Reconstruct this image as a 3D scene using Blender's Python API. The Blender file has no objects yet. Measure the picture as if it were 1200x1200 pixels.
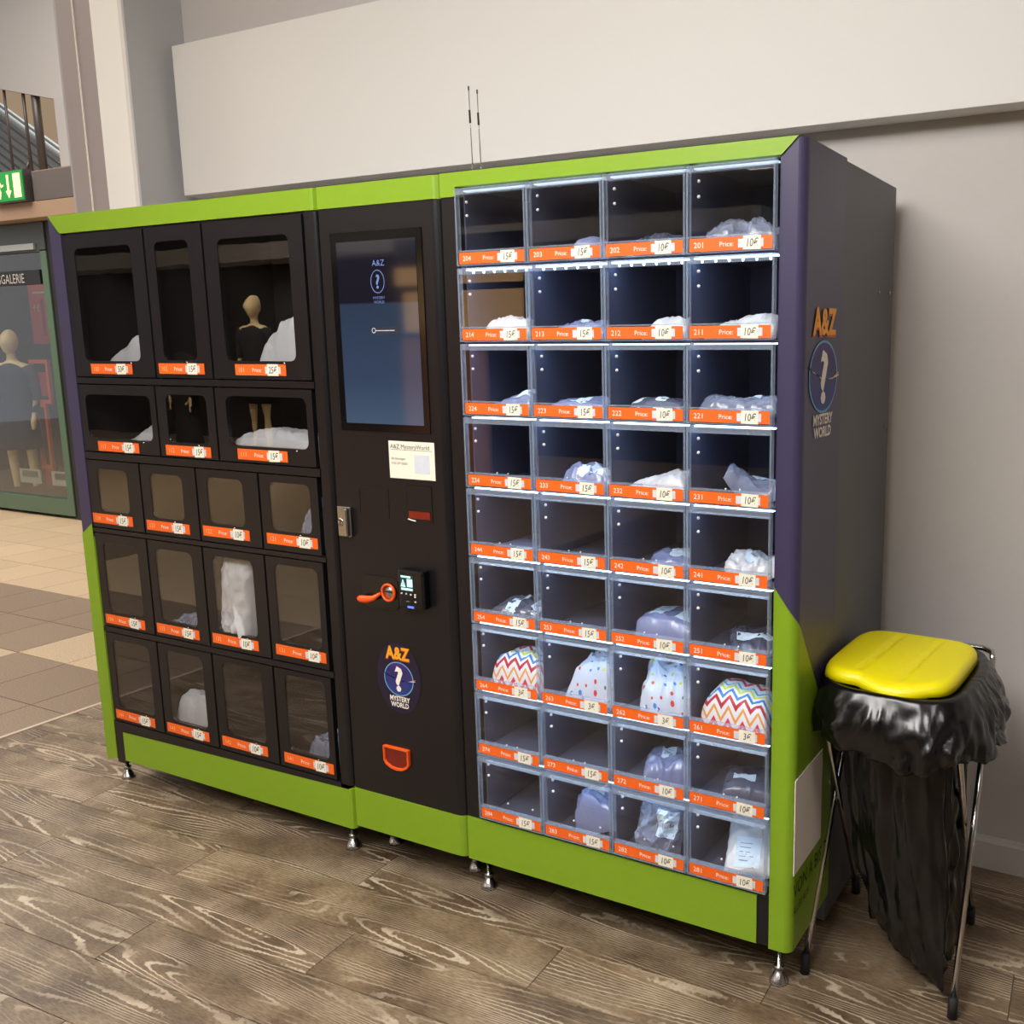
import bpy, bmesh, math, random
from mathutils import Vector, Matrix, noise
random.seed(7)
PI = math.pi
S = bpy.context.scene
COL = S.collection
# ------------------------------------------------------------------ camera
cam_d = bpy.data.cameras.new('camera'); cam = bpy.data.objects.new('camera', cam_d); COL.objects.link(cam)
Rv = Vector((0.88571973, 0.46416321, -0.00728549)); Uv = Vector((-0.07496837, 0.15850801, 0.98450747)); Fv = Vector((-0.45812696, 0.8714515, -0.17519123))
m = Matrix.Identity(4)
for i in range(3):
    m[i][0] = Rv[i]; m[i][1] = Uv[i]; m[i][2] = -Fv[i]
m.translation = Vector((0.7278, -1.9784, 1.544))
cam.matrix_world = m
cam_d.sensor_width = 36; cam_d.lens = 36 * 1132.96 / 1200; cam_d.shift_x = -160.95 / 1200
cam_d.clip_start = 0.02; cam_d.clip_end = 100
S.camera = cam
# ------------------------------------------------------------------ world, view
w = bpy.data.worlds.new('world'); S.world = w; w.use_nodes = True
bg = w.node_tree.nodes['Background']; bg.inputs[0].default_value = (0.80, 0.78, 0.80, 1); bg.inputs[1].default_value = 0.70
S.view_settings.view_transform = 'Standard'; S.view_settings.look = 'None'
S.view_settings.gamma = 1; S.view_settings.use_curve_mapping = False
S.view_settings.exposure = 0.08
S.cycles.use_denoising = True
S.cycles.max_bounces = 10; S.cycles.transparent_max_bounces = 24
def area(name, loc, size, power, color, target=None, sy=None):
    d = bpy.data.lights.new(name, 'AREA'); d.energy = power; d.color = color; d.size = size
    if sy: d.shape = 'RECTANGLE'; d.size_y = sy
    o = bpy.data.objects.new(name, d); COL.objects.link(o); o.location = loc
    if target: o.rotation_euler = (Vector(target) - Vector(loc)).to_track_quat('-Z', 'Y').to_euler()
    return o
area('mall_daylight', (-8, 0.5, 5.6), 5, 430, (1.0, 0.88, 0.74), (-7.5, 1, 0), 4)
area('shop_ceiling_glow', (-0.6, -2.2, 3.15), 1.8, 112, (1.0, 0.975, 0.95), (-0.7, -0.6, 0.6), 1.0)
area('upper_gallery_glow', (-11, 7.2, 6.8), 2, 170, (1.0, 0.96, 0.9), (-11, 6, 4.2), 1)
# ------------------------------------------------------------------ materials
def lin(c): return tuple(((v / 255 + .055) / 1.055) ** 2.4 if v / 255 > .04045 else v / 255 / 12.92 for v in c) + (1,)
def NT(name):
    mt = bpy.data.materials.new(name); mt.use_nodes = True
    nt = mt.node_tree; return mt, nt, nt.nodes['Principled BSDF'], nt.nodes['Material Output']
def mat(name, col, rough=.5, metal=0, spec=.5, bump=0, bscale=80, mott=0, alpha=1, coat=0, stretch=None):
    mt, nt, b, out = NT(name); N = nt.nodes.new; L = nt.links.new
    c = lin(col)
    b.inputs['Base Color'].default_value = c; b.inputs['Roughness'].default_value = rough
    b.inputs['Metallic'].default_value = metal; b.inputs['Specular IOR Level'].default_value = spec
    b.inputs['Alpha'].default_value = alpha; b.inputs['Coat Weight'].default_value = coat
    tc = N('ShaderNodeTexCoord'); n = N('ShaderNodeTexNoise'); n.inputs['Scale'].default_value = bscale; n.inputs['Detail'].default_value = 3
    if stretch:
        mp = N('ShaderNodeMapping'); mp.inputs['Scale'].default_value = stretch; L(tc.outputs['Object'], mp.inputs[0]); L(mp.outputs[0], n.inputs['Vector'])
    else: L(tc.outputs['Object'], n.inputs['Vector'])
    if mott:
        mx = N('ShaderNodeMix'); mx.data_type = 'RGBA'; mx.inputs[6].default_value = tuple(v * (1 - mott) for v in c[:3]) + (1,); mx.inputs[7].default_value = tuple(min(1, v * (1 + mott)) for v in c[:3]) + (1,)
        L(n.outputs[0], mx.inputs[0]); L(mx.outputs[2], b.inputs['Base Color'])
    if bump:
        bp = N('ShaderNodeBump'); bp.inputs['Strength'].default_value = bump; bp.inputs['Distance'].default_value = .002
        L(n.outputs[0], bp.inputs['Height']); L(bp.outputs[0], b.inputs['Normal'])
    return mt
def emis(name, col, st):
    mt, nt, b, out = NT(name); b.inputs['Base Color'].default_value = lin(col); b.inputs['Emission Color'].default_value = lin(col); b.inputs['Emission Strength'].default_value = st; b.inputs['Roughness'].default_value = .6
    return mt
def glass(name, tint=(1, 1, 1), base=.04, mult=1.0, rough=.0, bump=0):
    mt, nt, b, out = NT(name); N = nt.nodes.new; L = nt.links.new; nt.nodes.remove(b)
    tr = N('ShaderNodeBsdfTransparent'); tr.inputs[0].default_value = tint + (1,)
    gl = N('ShaderNodeBsdfGlossy'); gl.inputs['Roughness'].default_value = rough
    lw = N('ShaderNodeLayerWeight'); lw.inputs[0].default_value = .5
    pw = N('ShaderNodeMath'); pw.operation = 'POWER'; pw.inputs[1].default_value = 4.0; L(lw.outputs['Facing'], pw.inputs[0])
    sh = N('ShaderNodeMath'); sh.operation = 'MULTIPLY_ADD'; sh.inputs[1].default_value = .95; sh.inputs[2].default_value = .045; L(pw.outputs[0], sh.inputs[0]); fr = sh
    ma = N('ShaderNodeMath'); ma.operation = 'MULTIPLY_ADD'; ma.inputs[1].default_value = mult; ma.inputs[2].default_value = base; ma.use_clamp = True
    L(fr.outputs[0], ma.inputs[0]); mx = N('ShaderNodeMixShader'); L(ma.outputs[0], mx.inputs[0]); L(tr.outputs[0], mx.inputs[1]); L(gl.outputs[0], mx.inputs[2]); L(mx.outputs[0], out.inputs[0])
    if bump:
        n = N('ShaderNodeTexNoise'); tc = N('ShaderNodeTexCoord'); n.inputs['Scale'].default_value = 7; L(tc.outputs['Object'], n.inputs['Vector'])
        bp = N('ShaderNodeBump'); bp.inputs['Strength'].default_value = bump; bp.inputs['Distance'].default_value = .004
        L(n.outputs[0], bp.inputs['Height']); L(bp.outputs[0], gl.inputs['Normal'])
    return mt
def ramp(nt, fac, stops, const=False):
    r = nt.nodes.new('ShaderNodeValToRGB'); e = r.color_ramp
    if const: e.interpolation = 'CONSTANT'
    while len(e.elements) < len(stops): e.elements.new(.5)
    for k, (p, c) in enumerate(stops): e.elements[k].position = p; e.elements[k].color = c
    nt.links.new(fac, r.inputs[0]); return r.outputs[0]
def mnode(nt, op, a, b=None, c=None):
    n = nt.nodes.new('ShaderNodeMath'); n.operation = op
    for k, v in enumerate((a, b, c)):
        if v is None: continue
        if isinstance(v, (int, float)): n.inputs[k].default_value = v
        else: nt.links.new(v, n.inputs[k])
    return n.outputs[0]
def wood_floor_mat():
    mt, nt, b, out = NT('cerused_wood_plank'); N = nt.nodes.new; L = nt.links.new
    tc = N('ShaderNodeTexCoord'); oi = N('ShaderNodeObjectInfo')
    sc = N('ShaderNodeVectorMath'); sc.operation = 'SCALE'; cx = N('ShaderNodeCombineXYZ')
    L(mnode(nt, 'MULTIPLY', oi.outputs['Random'], 37.0), cx.inputs[0]); L(mnode(nt, 'MULTIPLY', oi.outputs['Random'], 91.0), cx.inputs[1])
    ad = N('ShaderNodeVectorMath'); ad.operation = 'ADD'; L(tc.outputs['Object'], ad.inputs[0]); L(cx.outputs[0], ad.inputs[1])
    mp = N('ShaderNodeMapping'); mp.inputs['Scale'].default_value = (.85, 8.0, 1); mp.inputs['Rotation'].default_value = (0, 0, 0); L(ad.outputs[0], mp.inputs[0])
    n1 = N('ShaderNodeTexNoise'); n1.inputs['Scale'].default_value = 1.0; n1.inputs['Detail'].default_value = 1.2; n1.inputs['Roughness'].default_value = .35; L(mp.outputs[0], n1.inputs['Vector'])
    sep = N('ShaderNodeSeparateXYZ'); L(ad.outputs[0], sep.inputs[0])
    mpj = N('ShaderNodeMapping'); mpj.inputs['Scale'].default_value = (70, 60, 1); L(ad.outputs[0], mpj.inputs[0])
    nj = N('ShaderNodeTexNoise'); nj.inputs['Scale'].default_value = 1.0; nj.inputs['Detail'].default_value = 2; L(mpj.outputs[0], nj.inputs['Vector'])
    ph = mnode(nt, 'ADD', mnode(nt, 'MULTIPLY', n1.outputs[0], 150.0), mnode(nt, 'MULTIPLY', sep.outputs[1], 400.0))
    ph = mnode(nt, 'ADD', ph, mnode(nt, 'MULTIPLY', nj.outputs[0], 3.2))
    sn = mnode(nt, 'MULTIPLY_ADD', mnode(nt, 'SINE', ph), .5, .5)
    line = ramp(nt, sn, [(0.70, (0, 0, 0, 1)), (.95, (1, 1, 1, 1))])
    mp2 = N('ShaderNodeMapping'); mp2.inputs['Scale'].default_value = (2.2, 7, 1); L(ad.outputs[0], mp2.inputs[0])
    n2 = N('ShaderNodeTexNoise'); n2.inputs['Scale'].default_value = 1.3; n2.inputs['Detail'].default_value = 4; L(mp2.outputs[0], n2.inputs['Vector'])
    mask = ramp(nt, n2.outputs[0], [(.42, (0.05, .05, .05, 1)), (.62, (1, 1, 1, 1))])
    mp3 = N('ShaderNodeMapping'); mp3.inputs['Scale'].default_value = (45, 260, 1); L(ad.outputs[0], mp3.inputs[0])
    n3 = N('ShaderNodeTexNoise'); n3.inputs['Scale'].default_value = 1; n3.inputs['Detail'].default_value = 3; L(mp3.outputs[0], n3.inputs['Vector'])
    n4 = N('ShaderNodeTexNoise'); n4.inputs['Scale'].default_value = 5; n4.inputs['Detail'].default_value = 5; L(ad.outputs[0], n4.inputs['Vector'])
    base = ramp(nt, n4.outputs[0], [(.32, lin((84, 66, 48))), (.5, lin((118, 98, 74))), (.70, lin((146, 127, 100)))])
    fib = ramp(nt, n3.outputs[0], [(.34, (.62, .61, .60, 1)), (.66, (1.18, 1.18, 1.18, 1))])
    mu = N('ShaderNodeMix'); mu.data_type = 'RGBA'; mu.blend_type = 'MULTIPLY'; mu.inputs[0].default_value = 1; L(base, mu.inputs[6]); L(fib, mu.inputs[7])
    tint = mnode(nt, 'MULTIPLY_ADD', oi.outputs['Random'], .30, .86)
    hs = N('ShaderNodeHueSaturation'); hs.inputs['Saturation'].default_value = .95; L(tint, hs.inputs['Value']); L(mu.outputs[2], hs.inputs['Color'])
    mx = N('ShaderNodeMix'); mx.data_type = 'RGBA'; L(mnode(nt, 'MULTIPLY', mnode(nt, 'MULTIPLY', line, mask), .80), mx.inputs[0]); L(hs.outputs[0], mx.inputs[6]); mx.inputs[7].default_value = lin((206, 190, 166)); L(mx.outputs[2], b.inputs['Base Color'])
    b.inputs['Roughness'].default_value = .42; b.inputs['Specular IOR Level'].default_value = .45
    bp = N('ShaderNodeBump'); bp.inputs['Strength'].default_value = .25; bp.inputs['Distance'].default_value = .001; L(line, bp.inputs['Height']); L(bp.outputs[0], b.inputs['Normal'])
    return mt
def tile_mat(name, col):
    mt, nt, b, out = NT(name); N = nt.nodes.new; L = nt.links.new
    tc = N('ShaderNodeTexCoord'); n = N('ShaderNodeTexNoise'); n.inputs['Scale'].default_value = 160; n.inputs['Detail'].default_value = 2; L(tc.outputs['Object'], n.inputs['Vector'])
    c = lin(col); oi = N('ShaderNodeObjectInfo')
    o = ramp(nt, n.outputs[0], [(.35, tuple(v * .72 for v in c[:3]) + (1,)), (.62, tuple(min(1, v * 1.18) for v in c[:3]) + (1,))])
    hs = N('ShaderNodeHueSaturation'); L(mnode(nt, 'MULTIPLY_ADD', oi.outputs['Random'], .12, .94), hs.inputs['Value']); L(o, hs.inputs['Color']); L(hs.outputs[0], b.inputs['Base Color'])
    b.inputs['Roughness'].default_value = .32
    return mt
def gift_mat(kind):
    mt, nt, b, out = NT(kind + '_gift_wrap'); N = nt.nodes.new; L = nt.links.new
    uv = N('ShaderNodeUVMap'); sep = N('ShaderNodeSeparateXYZ'); L(uv.outputs[0], sep.inputs[0])
    b.inputs['Roughness'].default_value = .4
    if kind == 'zigzag':
        tri = mnode(nt, 'PINGPONG', sep.outputs[0], .021)
        s = mnode(nt, 'ADD', sep.outputs[1], mnode(nt, 'MULTIPLY', tri, 1.1))
        f = mnode(nt, 'MULTIPLY', s, 7.5); f = mnode(nt, 'FRACT', f)
        W_ = lin((236, 240, 246))
        c = ramp(nt, f, [(0, W_), (.08, lin((214, 62, 84))), (.17, W_), (.27, lin((238, 170, 84))), (.33, W_), (.43, lin((196, 44, 62))), (.52, W_), (.60, lin((60, 128, 205))), (.68, W_), (.76, lin((214, 224, 60))), (.83, W_), (.90, lin((70, 180, 214))), (.96, W_)], True)
        L(c, b.inputs['Base Color'])
    else:
        v = N('ShaderNodeTexVoronoi'); v.voronoi_dimensions = '2D'; v.inputs['Scale'].default_value = 34; v.inputs['Randomness'].default_value = .75; L(uv.outputs[0], v.inputs['Vector'])
        sp = N('ShaderNodeSeparateXYZ'); L(v.outputs['Color'], sp.inputs[0])
        c = ramp(nt, sp.outputs[0], [(0, lin((40, 84, 205))), (.3, lin((214, 222, 60))), (.5, lin((222, 66, 56))), (.7, lin((90, 104, 120))), (.85, lin((60, 150, 220)))], True)
        hit = mnode(nt, 'LESS_THAN', v.outputs['Distance'], mnode(nt, 'MULTIPLY_ADD', sp.outputs[1], .10, .10))
        mx = N('ShaderNodeMix'); mx.data_type = 'RGBA'; L(hit, mx.inputs[0]); mx.inputs[6].default_value = lin((212, 226, 246)); L(c, mx.inputs[7]); L(mx.outputs[2], b.inputs['Base Color'])
    return mt
def planet_mat():
    mt, nt, b, out = NT('planet_print'); N = nt.nodes.new; L = nt.links.new
    tc = N('ShaderNodeTexCoord'); sep = N('ShaderNodeSeparateXYZ'); L(tc.outputs['Generated'], sep.inputs[0])
    o = ramp(nt, sep.outputs[2], [(0, lin((60, 130, 180))), (.25, lin((40, 60, 130))), (.6, lin((48, 36, 100))), (1, lin((110, 60, 150)))])
    L(o, b.inputs['Base Color']); return mt
M = dict(
    green=mat('lime_green_lacquer', (130, 166, 32), .34, bump=.04, bscale=300), black=mat('black_powder_coat', (22, 20, 23), .30, bump=.08, bscale=500, spec=.45),
    purple=mat('dark_violet_foil', (62, 56, 86), .38, spec=.5), side=mat('charcoal_sheet_metal', (92, 91, 95), .5, bump=.06, bscale=400),
    gloss=mat('glossy_black', (12, 12, 14), .12), inner=mat('cell_lining_dark_metal', (88, 92, 114), .36, spec=.6), dark=mat('dark_compartment', (30, 27, 27), .6),
    gap=mat('recess_black', (8, 7, 8), .7),
    orange=mat('orange_print', (245, 104, 24), .5), whitep=mat('white_print', (246, 238, 228), .6), paper=mat('paper_sticker', (240, 236, 218), .7), tape=mat('clear_tape', (214, 218, 228), .25, mott=.08, bscale=60), ink=mat('black_ink', (24, 24, 30), .6),
    paleprint=mat('pale_print', (255, 196, 150), .6), blueink=mat('label_print_blue', (92, 138, 176), .6),
    steel=mat('brushed_steel', (190, 188, 184), .24, 1, bump=.05), chrome=mat('chrome_tube', (205, 203, 200), .14, 1), rubber=mat('black_rubber', (22, 22, 22), .7),
    acr=mat('acrylic_edge', (172, 186, 206), .12, alpha=.34, spec=.8), acr2=mat('acrylic_rail', (160, 172, 190), .10, alpha=.30, spec=.9),
    pane=glass('acrylic_pane', base=.0, mult=1.1), wind=glass('locker_window_glass', (.94, .94, .94), base=.03, mult=1.1, bump=.05),
    led=emis('cold_led', (190, 222, 255), 8.5), led0=emis('cold_led_dim', (206, 232, 255), 1.0),
    slate=mat('slate_blue_poly_bag', (126, 136, 176), .24, spec=.8, bump=.35, bscale=30), darkbag=mat('dark_grey_poly_bag', (84, 88, 108), .22, spec=.8, bump=.3, bscale=25),
    white=mat('white_poly_bag', (204, 206, 210), .28, spec=.7, bump=.35, bscale=25), clearb=mat('clear_poly_bag', (170, 180, 208), .10, spec=1, alpha=.45, bump=.9, bscale=22), lab=mat('white_address_label', (214, 232, 246), .5),
    zig=gift_mat('zigzag'), dot=gift_mat('dotted'),
    yellow=mat('yellow_plastic', (240, 226, 0), .38, bump=.12, bscale=260), bin=mat('black_bin_liner', (9, 9, 10), .24, spec=.55, bump=.7, bscale=9),
    wall=mat('grey_plaster', (196, 191, 187), .85, bump=.12, bscale=40, mott=.02), panel=mat('white_panel_paint', (222, 219, 215), .7, bump=.05), pillar=mat('taupe_cladding', (158, 148, 146), .55), pillarw=mat('white_cladding', (240, 238, 232), .6), greyc=mat('grey_column_paint', (176, 174, 174), .8),
    skirt=mat('white_skirting', (214, 209, 204), .5), strip=mat('aluminium_edge_strip', (206, 186, 170), .35), ceil=mat('ceiling_white', (206, 204, 202), .9),
    planet=planet_mat(), gold=mat('gold_print', (250, 170, 28), .5), redor=mat('orange_red_print', (214, 84, 30), .5), cyan=mat('cyan_print', (110, 170, 214), .5), navy=mat('navy_print', (30, 22, 50), .4),
    redpl=mat('dark_red_plastic', (120, 24, 8), .2, spec=.7), orpl=mat('orange_plastic', (240, 92, 24), .3), brownc=mat('beige_gallery', (214, 190, 156), .8), beam=mat('beam_beige', (146, 122, 102), .8), boxg=mat('dark_grey_box', (82, 76, 76), .7),
    dgreen=mat('dark_green_frame', (78, 104, 84), .4), dgreen2=mat('dark_green_header', (62, 70, 66), .3), caseb=mat('case_black', (26, 24, 26), .4), casein=mat('case_interior', (52, 45, 42), .7), skin=mat('cream_mannequin', (238, 214, 170), .35), navyc=mat('navy_cloth', (44, 54, 84), .8, bump=.3), blackc=mat('black_cloth', (24, 22, 26), .8, bump=.3),
    red=mat('red_poster', (168, 40, 48), .6), orfr=mat('orange_frame', (206, 92, 50), .5), casegl=glass('case_glass', (.86, .88, .86), base=.05, mult=1.0), railst=mat('rail_steel', (96, 92, 90), .4, .6), stair=mat('stair_side', (150, 158, 160), .6), soffit=mat('soffit_paint', (180, 178, 176), .9),
    tb=tile_mat('beige_tile', (202, 180, 150)), td=tile_mat('brown_tile', (146, 128, 110)), grout=mat('grout', (110, 96, 82), .9), wood=wood_floor_mat())
# ------------------------------------------------------------------ mesh helpers
class MB:
    def __init__(s): s.v = []; s.f = []; s.mi = []; s.mats = []; s.sm = []
    def mid(s, m):
        if m not in s.mats: s.mats.append(m)
        return s.mats.index(m)
    def add(s, vs, fs, m, T=None, smooth=False):
        o = len(s.v); k = s.mid(m)
        s.v += [tuple(T @ Vector(v)) if T is not None else tuple(v) for v in vs]
        for f in fs: s.f.append([o + i for i in f]); s.mi.append(k); s.sm.append(smooth)
        return s
    def box(s, a, b, m, T=None):
        x0, y0, z0 = a; x1, y1, z1 = b
        return s.add([(x0, y0, z0), (x1, y0, z0), (x1, y1, z0), (x0, y1, z0), (x0, y0, z1), (x1, y0, z1), (x1, y1, z1), (x0, y1, z1)],
                     [(0, 3, 2, 1), (4, 5, 6, 7), (0, 1, 5, 4), (1, 2, 6, 5), (2, 3, 7, 6), (3, 0, 4, 7)], m, T)
    def prism(s, poly, z0, z1, m, T=None, smooth=False):   # poly in xy, counter-clockwise
        n = len(poly); v = [(x, y, z0) for x, y in poly] + [(x, y, z1) for x, y in poly]
        s.add(v, [tuple(range(n))[::-1], tuple(range(n, 2 * n))], m, T)
        return s.add(v, [(i, (i + 1) % n, n + (i + 1) % n, n + i) for i in range(n)], m, T, smooth)
    def lathe(s, prof, m, loc=(0, 0, 0), n=20, T=None):
        v = []; f = []
        for r, z in prof:
            for k in range(n): a = 2 * PI * k / n; v.append((loc[0] + r * math.cos(a), loc[1] + r * math.sin(a), loc[2] + z))
        for j in range(len(prof) - 1):
            for k in range(n): f.append((j * n + k, j * n + (k + 1) % n, (j + 1) * n + (k + 1) % n, (j + 1) * n + k))
        f.append(tuple(range(n))[::-1]); f.append(tuple((len(prof) - 1) * n + k for k in range(n)))
        return s.add(v, f, m, T, True)
    def tube(s, pts, r, m, n=10, T=None):
        pts = [Vector(p) for p in pts]; v = []; f = []; up = Vector((0.1, .2, 1)).normalized()
        for i, p in enumerate(pts):
            d = (pts[min(i + 1, len(pts) - 1)] - pts[max(i - 1, 0)]).normalized()
            a = d.cross(up)
            if a.length < .05: a = d.cross(Vector((1, 0, 0)))
            a.normalize(); b_ = d.cross(a); rr = r[i] if isinstance(r, (list, tuple)) else r
            for k in range(n): t = 2 * PI * k / n; v.append(p + a * rr * math.cos(t) + b_ * rr * math.sin(t))
        for j in range(len(pts) - 1):
            for k in range(n): f.append((j * n + k, (j + 1) * n + k, (j + 1) * n + (k + 1) % n, j * n + (k + 1) % n))
        f.append(tuple(range(n))); f.append(tuple((len(pts) - 1) * n + k for k in range(n))[::-1])
        return s.add(v, f, m, T, True)
    def ball(s, c, r, m, n=12, sq=(1, 1, 1), T=None):
        prof = [(max(1e-4, r * math.sin(PI * j / n)), -r * math.cos(PI * j / n)) for j in range(n + 1)]
        v = []; f = []
        for rr, z in prof:
            for k in range(2 * n): a = PI * k / n; v.append((c[0] + sq[0] * rr * math.cos(a), c[1] + sq[1] * rr * math.sin(a), c[2] + sq[2] * z))
        q = 2 * n
        for j in range(n):
            for k in range(q): f.append((j * q + k, j * q + (k + 1) % q, (j + 1) * q + (k + 1) % q, (j + 1) * q + k))
        return s.add(v, f, m, T, True)
    def text(s, body, m, x, z, size, y=0, T=None, align='LEFT', sx=1, bold=0, shear=0, thick=0):
        vs, fs = glyphs(body, align, bold, shear)
        return s.add([(x + a * size * sx, y, z + b * size) for a, b in vs], fs, m, T)
    def build(s, name, parent=None, bevel=0, loc=None, norm=False):
        me = bpy.data.meshes.new(name); me.from_pydata(s.v, [], s.f); me.update()
        for mm in s.mats: me.materials.append(M[mm] if isinstance(mm, str) else mm)
        for p, k, q in zip(me.polygons, s.mi, s.sm): p.material_index = k; p.use_smooth = q
        if norm:
            bm = bmesh.new(); bm.from_mesh(me); bmesh.ops.recalc_face_normals(bm, faces=bm.faces); bm.to_mesh(me); bm.free()
        o = bpy.data.objects.new(name, me); COL.objects.link(o)
        if parent is not None: o.parent = parent
        if loc: o.location = loc
        if bevel:
            b = o.modifiers.new('bevel', 'BEVEL'); b.width = bevel; b.segments = 2; b.limit_method = 'ANGLE'; b.angle_limit = .7
        return o
_g = {}
def glyphs(body, align='LEFT', bold=0, shear=0):
    key = (body, align, bold, shear)
    if key not in _g:
        c = bpy.data.curves.new('t', 'FONT'); c.body = body; c.align_x = align; c.size = 1; c.resolution_u = 2; c.offset = bold; c.shear = shear
        o = bpy.data.objects.new('t', c); COL.objects.link(o); bpy.context.view_layer.update()
        me = o.evaluated_get(bpy.context.evaluated_depsgraph_get()).to_mesh()
        vs = [(v.co.x, v.co.y) for v in me.vertices]; fs = [tuple(p.vertices) for p in me.polygons]
        # all faces towards -y once laid into the xz plane
        out = []
        for f in fs:
            ar = sum(vs[f[i]][0] * vs[f[(i + 1) % len(f)]][1] - vs[f[(i + 1) % len(f)]][0] * vs[f[i]][1] for i in range(len(f)))
            out.append(f if ar > 0 else f[::-1])
        _g[key] = (vs, out); bpy.data.objects.remove(o); bpy.data.curves.remove(c)
    return _g[key]
def tag(o, label=None, cat=None, group=None, kind=None):
    if label: o['label'] = label
    if cat: o['category'] = cat
    if group: o['group'] = group
    if kind: o['kind'] = kind
    return o
def thing(name, loc, label, cat, group=None):
    o = bpy.data.objects.new(name, None); COL.objects.link(o); o.location = loc; o.empty_display_size = .05
    return tag(o, label, cat, group)
def part(o, parent):      # keep world placement of a mesh built in world coordinates
    o.parent = parent; o.matrix_parent_inverse = Matrix.Translation(-Vector(parent.location)); return o
def rrect(x0, z0, x1, z1, r, k=5):
    P = []
    for cx, cz, a0 in ((x1 - r, z0 + r, -PI / 2), (x1 - r, z1 - r, 0), (x0 + r, z1 - r, PI / 2), (x0 + r, z0 + r, PI)):
        for j in range(k + 1): a = a0 + PI / 2 * j / k; P.append((cx + r * math.cos(a), cz + r * math.sin(a)))
    return P
def framed(mb, outer, hole, r, y0, y1, m, k=5):   # plate in xz with a rounded opening, front at y0
    ox0, oz0, ox1, oz1 = outer; I = rrect(*hole, r, k); C4 = [(ox1, oz0), (ox1, oz1), (ox0, oz1), (ox0, oz0)]
    n = len(I); v = [(x, y0, z) for x, z in I] + [(x, y0, z) for x, z in C4] + [(x, y1, z) for x, z in I] + [(x, y1, z) for x, z in C4]
    f = []; o2 = n + 4
    for c in range(4):
        for j in range(k): a = c * (k + 1) + j; f.append((a + 1, a, n + c)); f.append((o2 + a, o2 + a + 1, o2 + n + c))
        a = c * (k + 1) + k; b = (a + 1) % n; c2 = (c + 1) % 4
        f.append((b, a, n + c, n + c2)); f.append((o2 + a, o2 + b, o2 + n + c2, o2 + n + c))
        f.append((n + c, o2 + n + c, o2 + n + c2, n + c2))
    for a in range(n): b = (a + 1) % n; f.append((a, b, o2 + b, o2 + a))
    mb.add(v, f, m)
# ------------------------------------------------------------------ floor
def clip(poly, rect):
    x0, y0, x1, y1 = rect
    for ax, val, sg in ((0, x0, 1), (0, x1, -1), (1, y0, 1), (1, y1, -1)):
        out = []
        for i in range(len(poly)):
            a, b = poly[i], poly[(i + 1) % len(poly)]; da = (a[ax] - val) * sg; db = (b[ax] - val) * sg
            if da >= 0: out.append(a)
            if (da > 0) != (db > 0) and abs(da - db) > 1e-9:
                t = da / (da - db); out.append((a[0] + (b[0] - a[0]) * t, a[1] + (b[1] - a[1]) * t))
        poly = out
        if len(poly) < 3: return None
    return poly
floor = tag(MB().box((-20, -14, -.3), (5, 9, -.004), 'grout').build('floor'), kind='structure')
ang = math.radians(2.6); ca, sa = math.cos(ang), math.sin(ang); PW, PL = .18, 1.22
EX = -3.265
for r in range(-17, 8):
    off = (r * 0.437) % 1 * PL; 
    for k in range(-4, 4):
        g = .0012; u0 = k * PL + off + g; u1 = u0 + PL - 2 * g; v0 = r * PW - .055 + g; v1 = v0 + PW - 2 * g
        q = [(u0, v0), (u1, v0), (u1, v1), (u0, v1)]; q = [(a * ca - b * sa, a * sa + b * ca) for a, b in q]
        q = clip(q, (EX + .012, -3.0, 2.6, .838))
        if q:
            part(MB().prism(q, -.006, 0, 'wood').build('plank'), floor)
for nm, b in (('wood_floor_behind', ((EX + .012, -8, -.006), (5, -3.001, -.0005))), ('wood_floor_side', ((2.601, -3, -.006), (5, .838, -.0005)))):
    tag(part(MB().box(*b, 'wood').build(nm), floor), kind='stuff')
part(MB().box((EX - .006, -8, -.006), (EX + .012, .838, .003), 'strip').build('edge_strip'), floor)
TP = .4035
for i in range(0, 16):
    for j in range(-8, 8):
        x1 = EX + .145 - i * TP; x0 = x1 - TP; y0 = .306 + j * TP; y1 = y0 + TP
        if i == 0: x1 = EX - .006
        x1 = min(x1, EX - .006)
        cx, cy = (x0 + x1) / 2, (y0 + y1) / 2
        if x1 - x0 < .02 or (cx < -6 and cy < -1.5): continue
        beige = cy > 1.515 or (-4.36 < cx < -3.5 and .71 < cy < 1.11) or (cx < -4.33 and .31 < cy < .71) or cy < -1.7
        a = .0025
        part(MB().box((x0 + a, y0 + a, -.006), (x1 - a, y1 - a, 0), 'tb' if beige else 'td').build('tile'), floor)
for b in (((-20, .306 + 8 * TP, -.006), (EX - .006, 9, -.0005)), ((-20, -14, -.006), (EX - .006, .306 - 8 * TP, -.0005)), ((-20, .306 - 8 * TP, -.006), (EX + .145 - 16 * TP, .306 + 8 * TP, -.0005))):
    tag(part(MB().box(*b, 'tb').build('far_tiles'), floor), kind='stuff')
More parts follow.
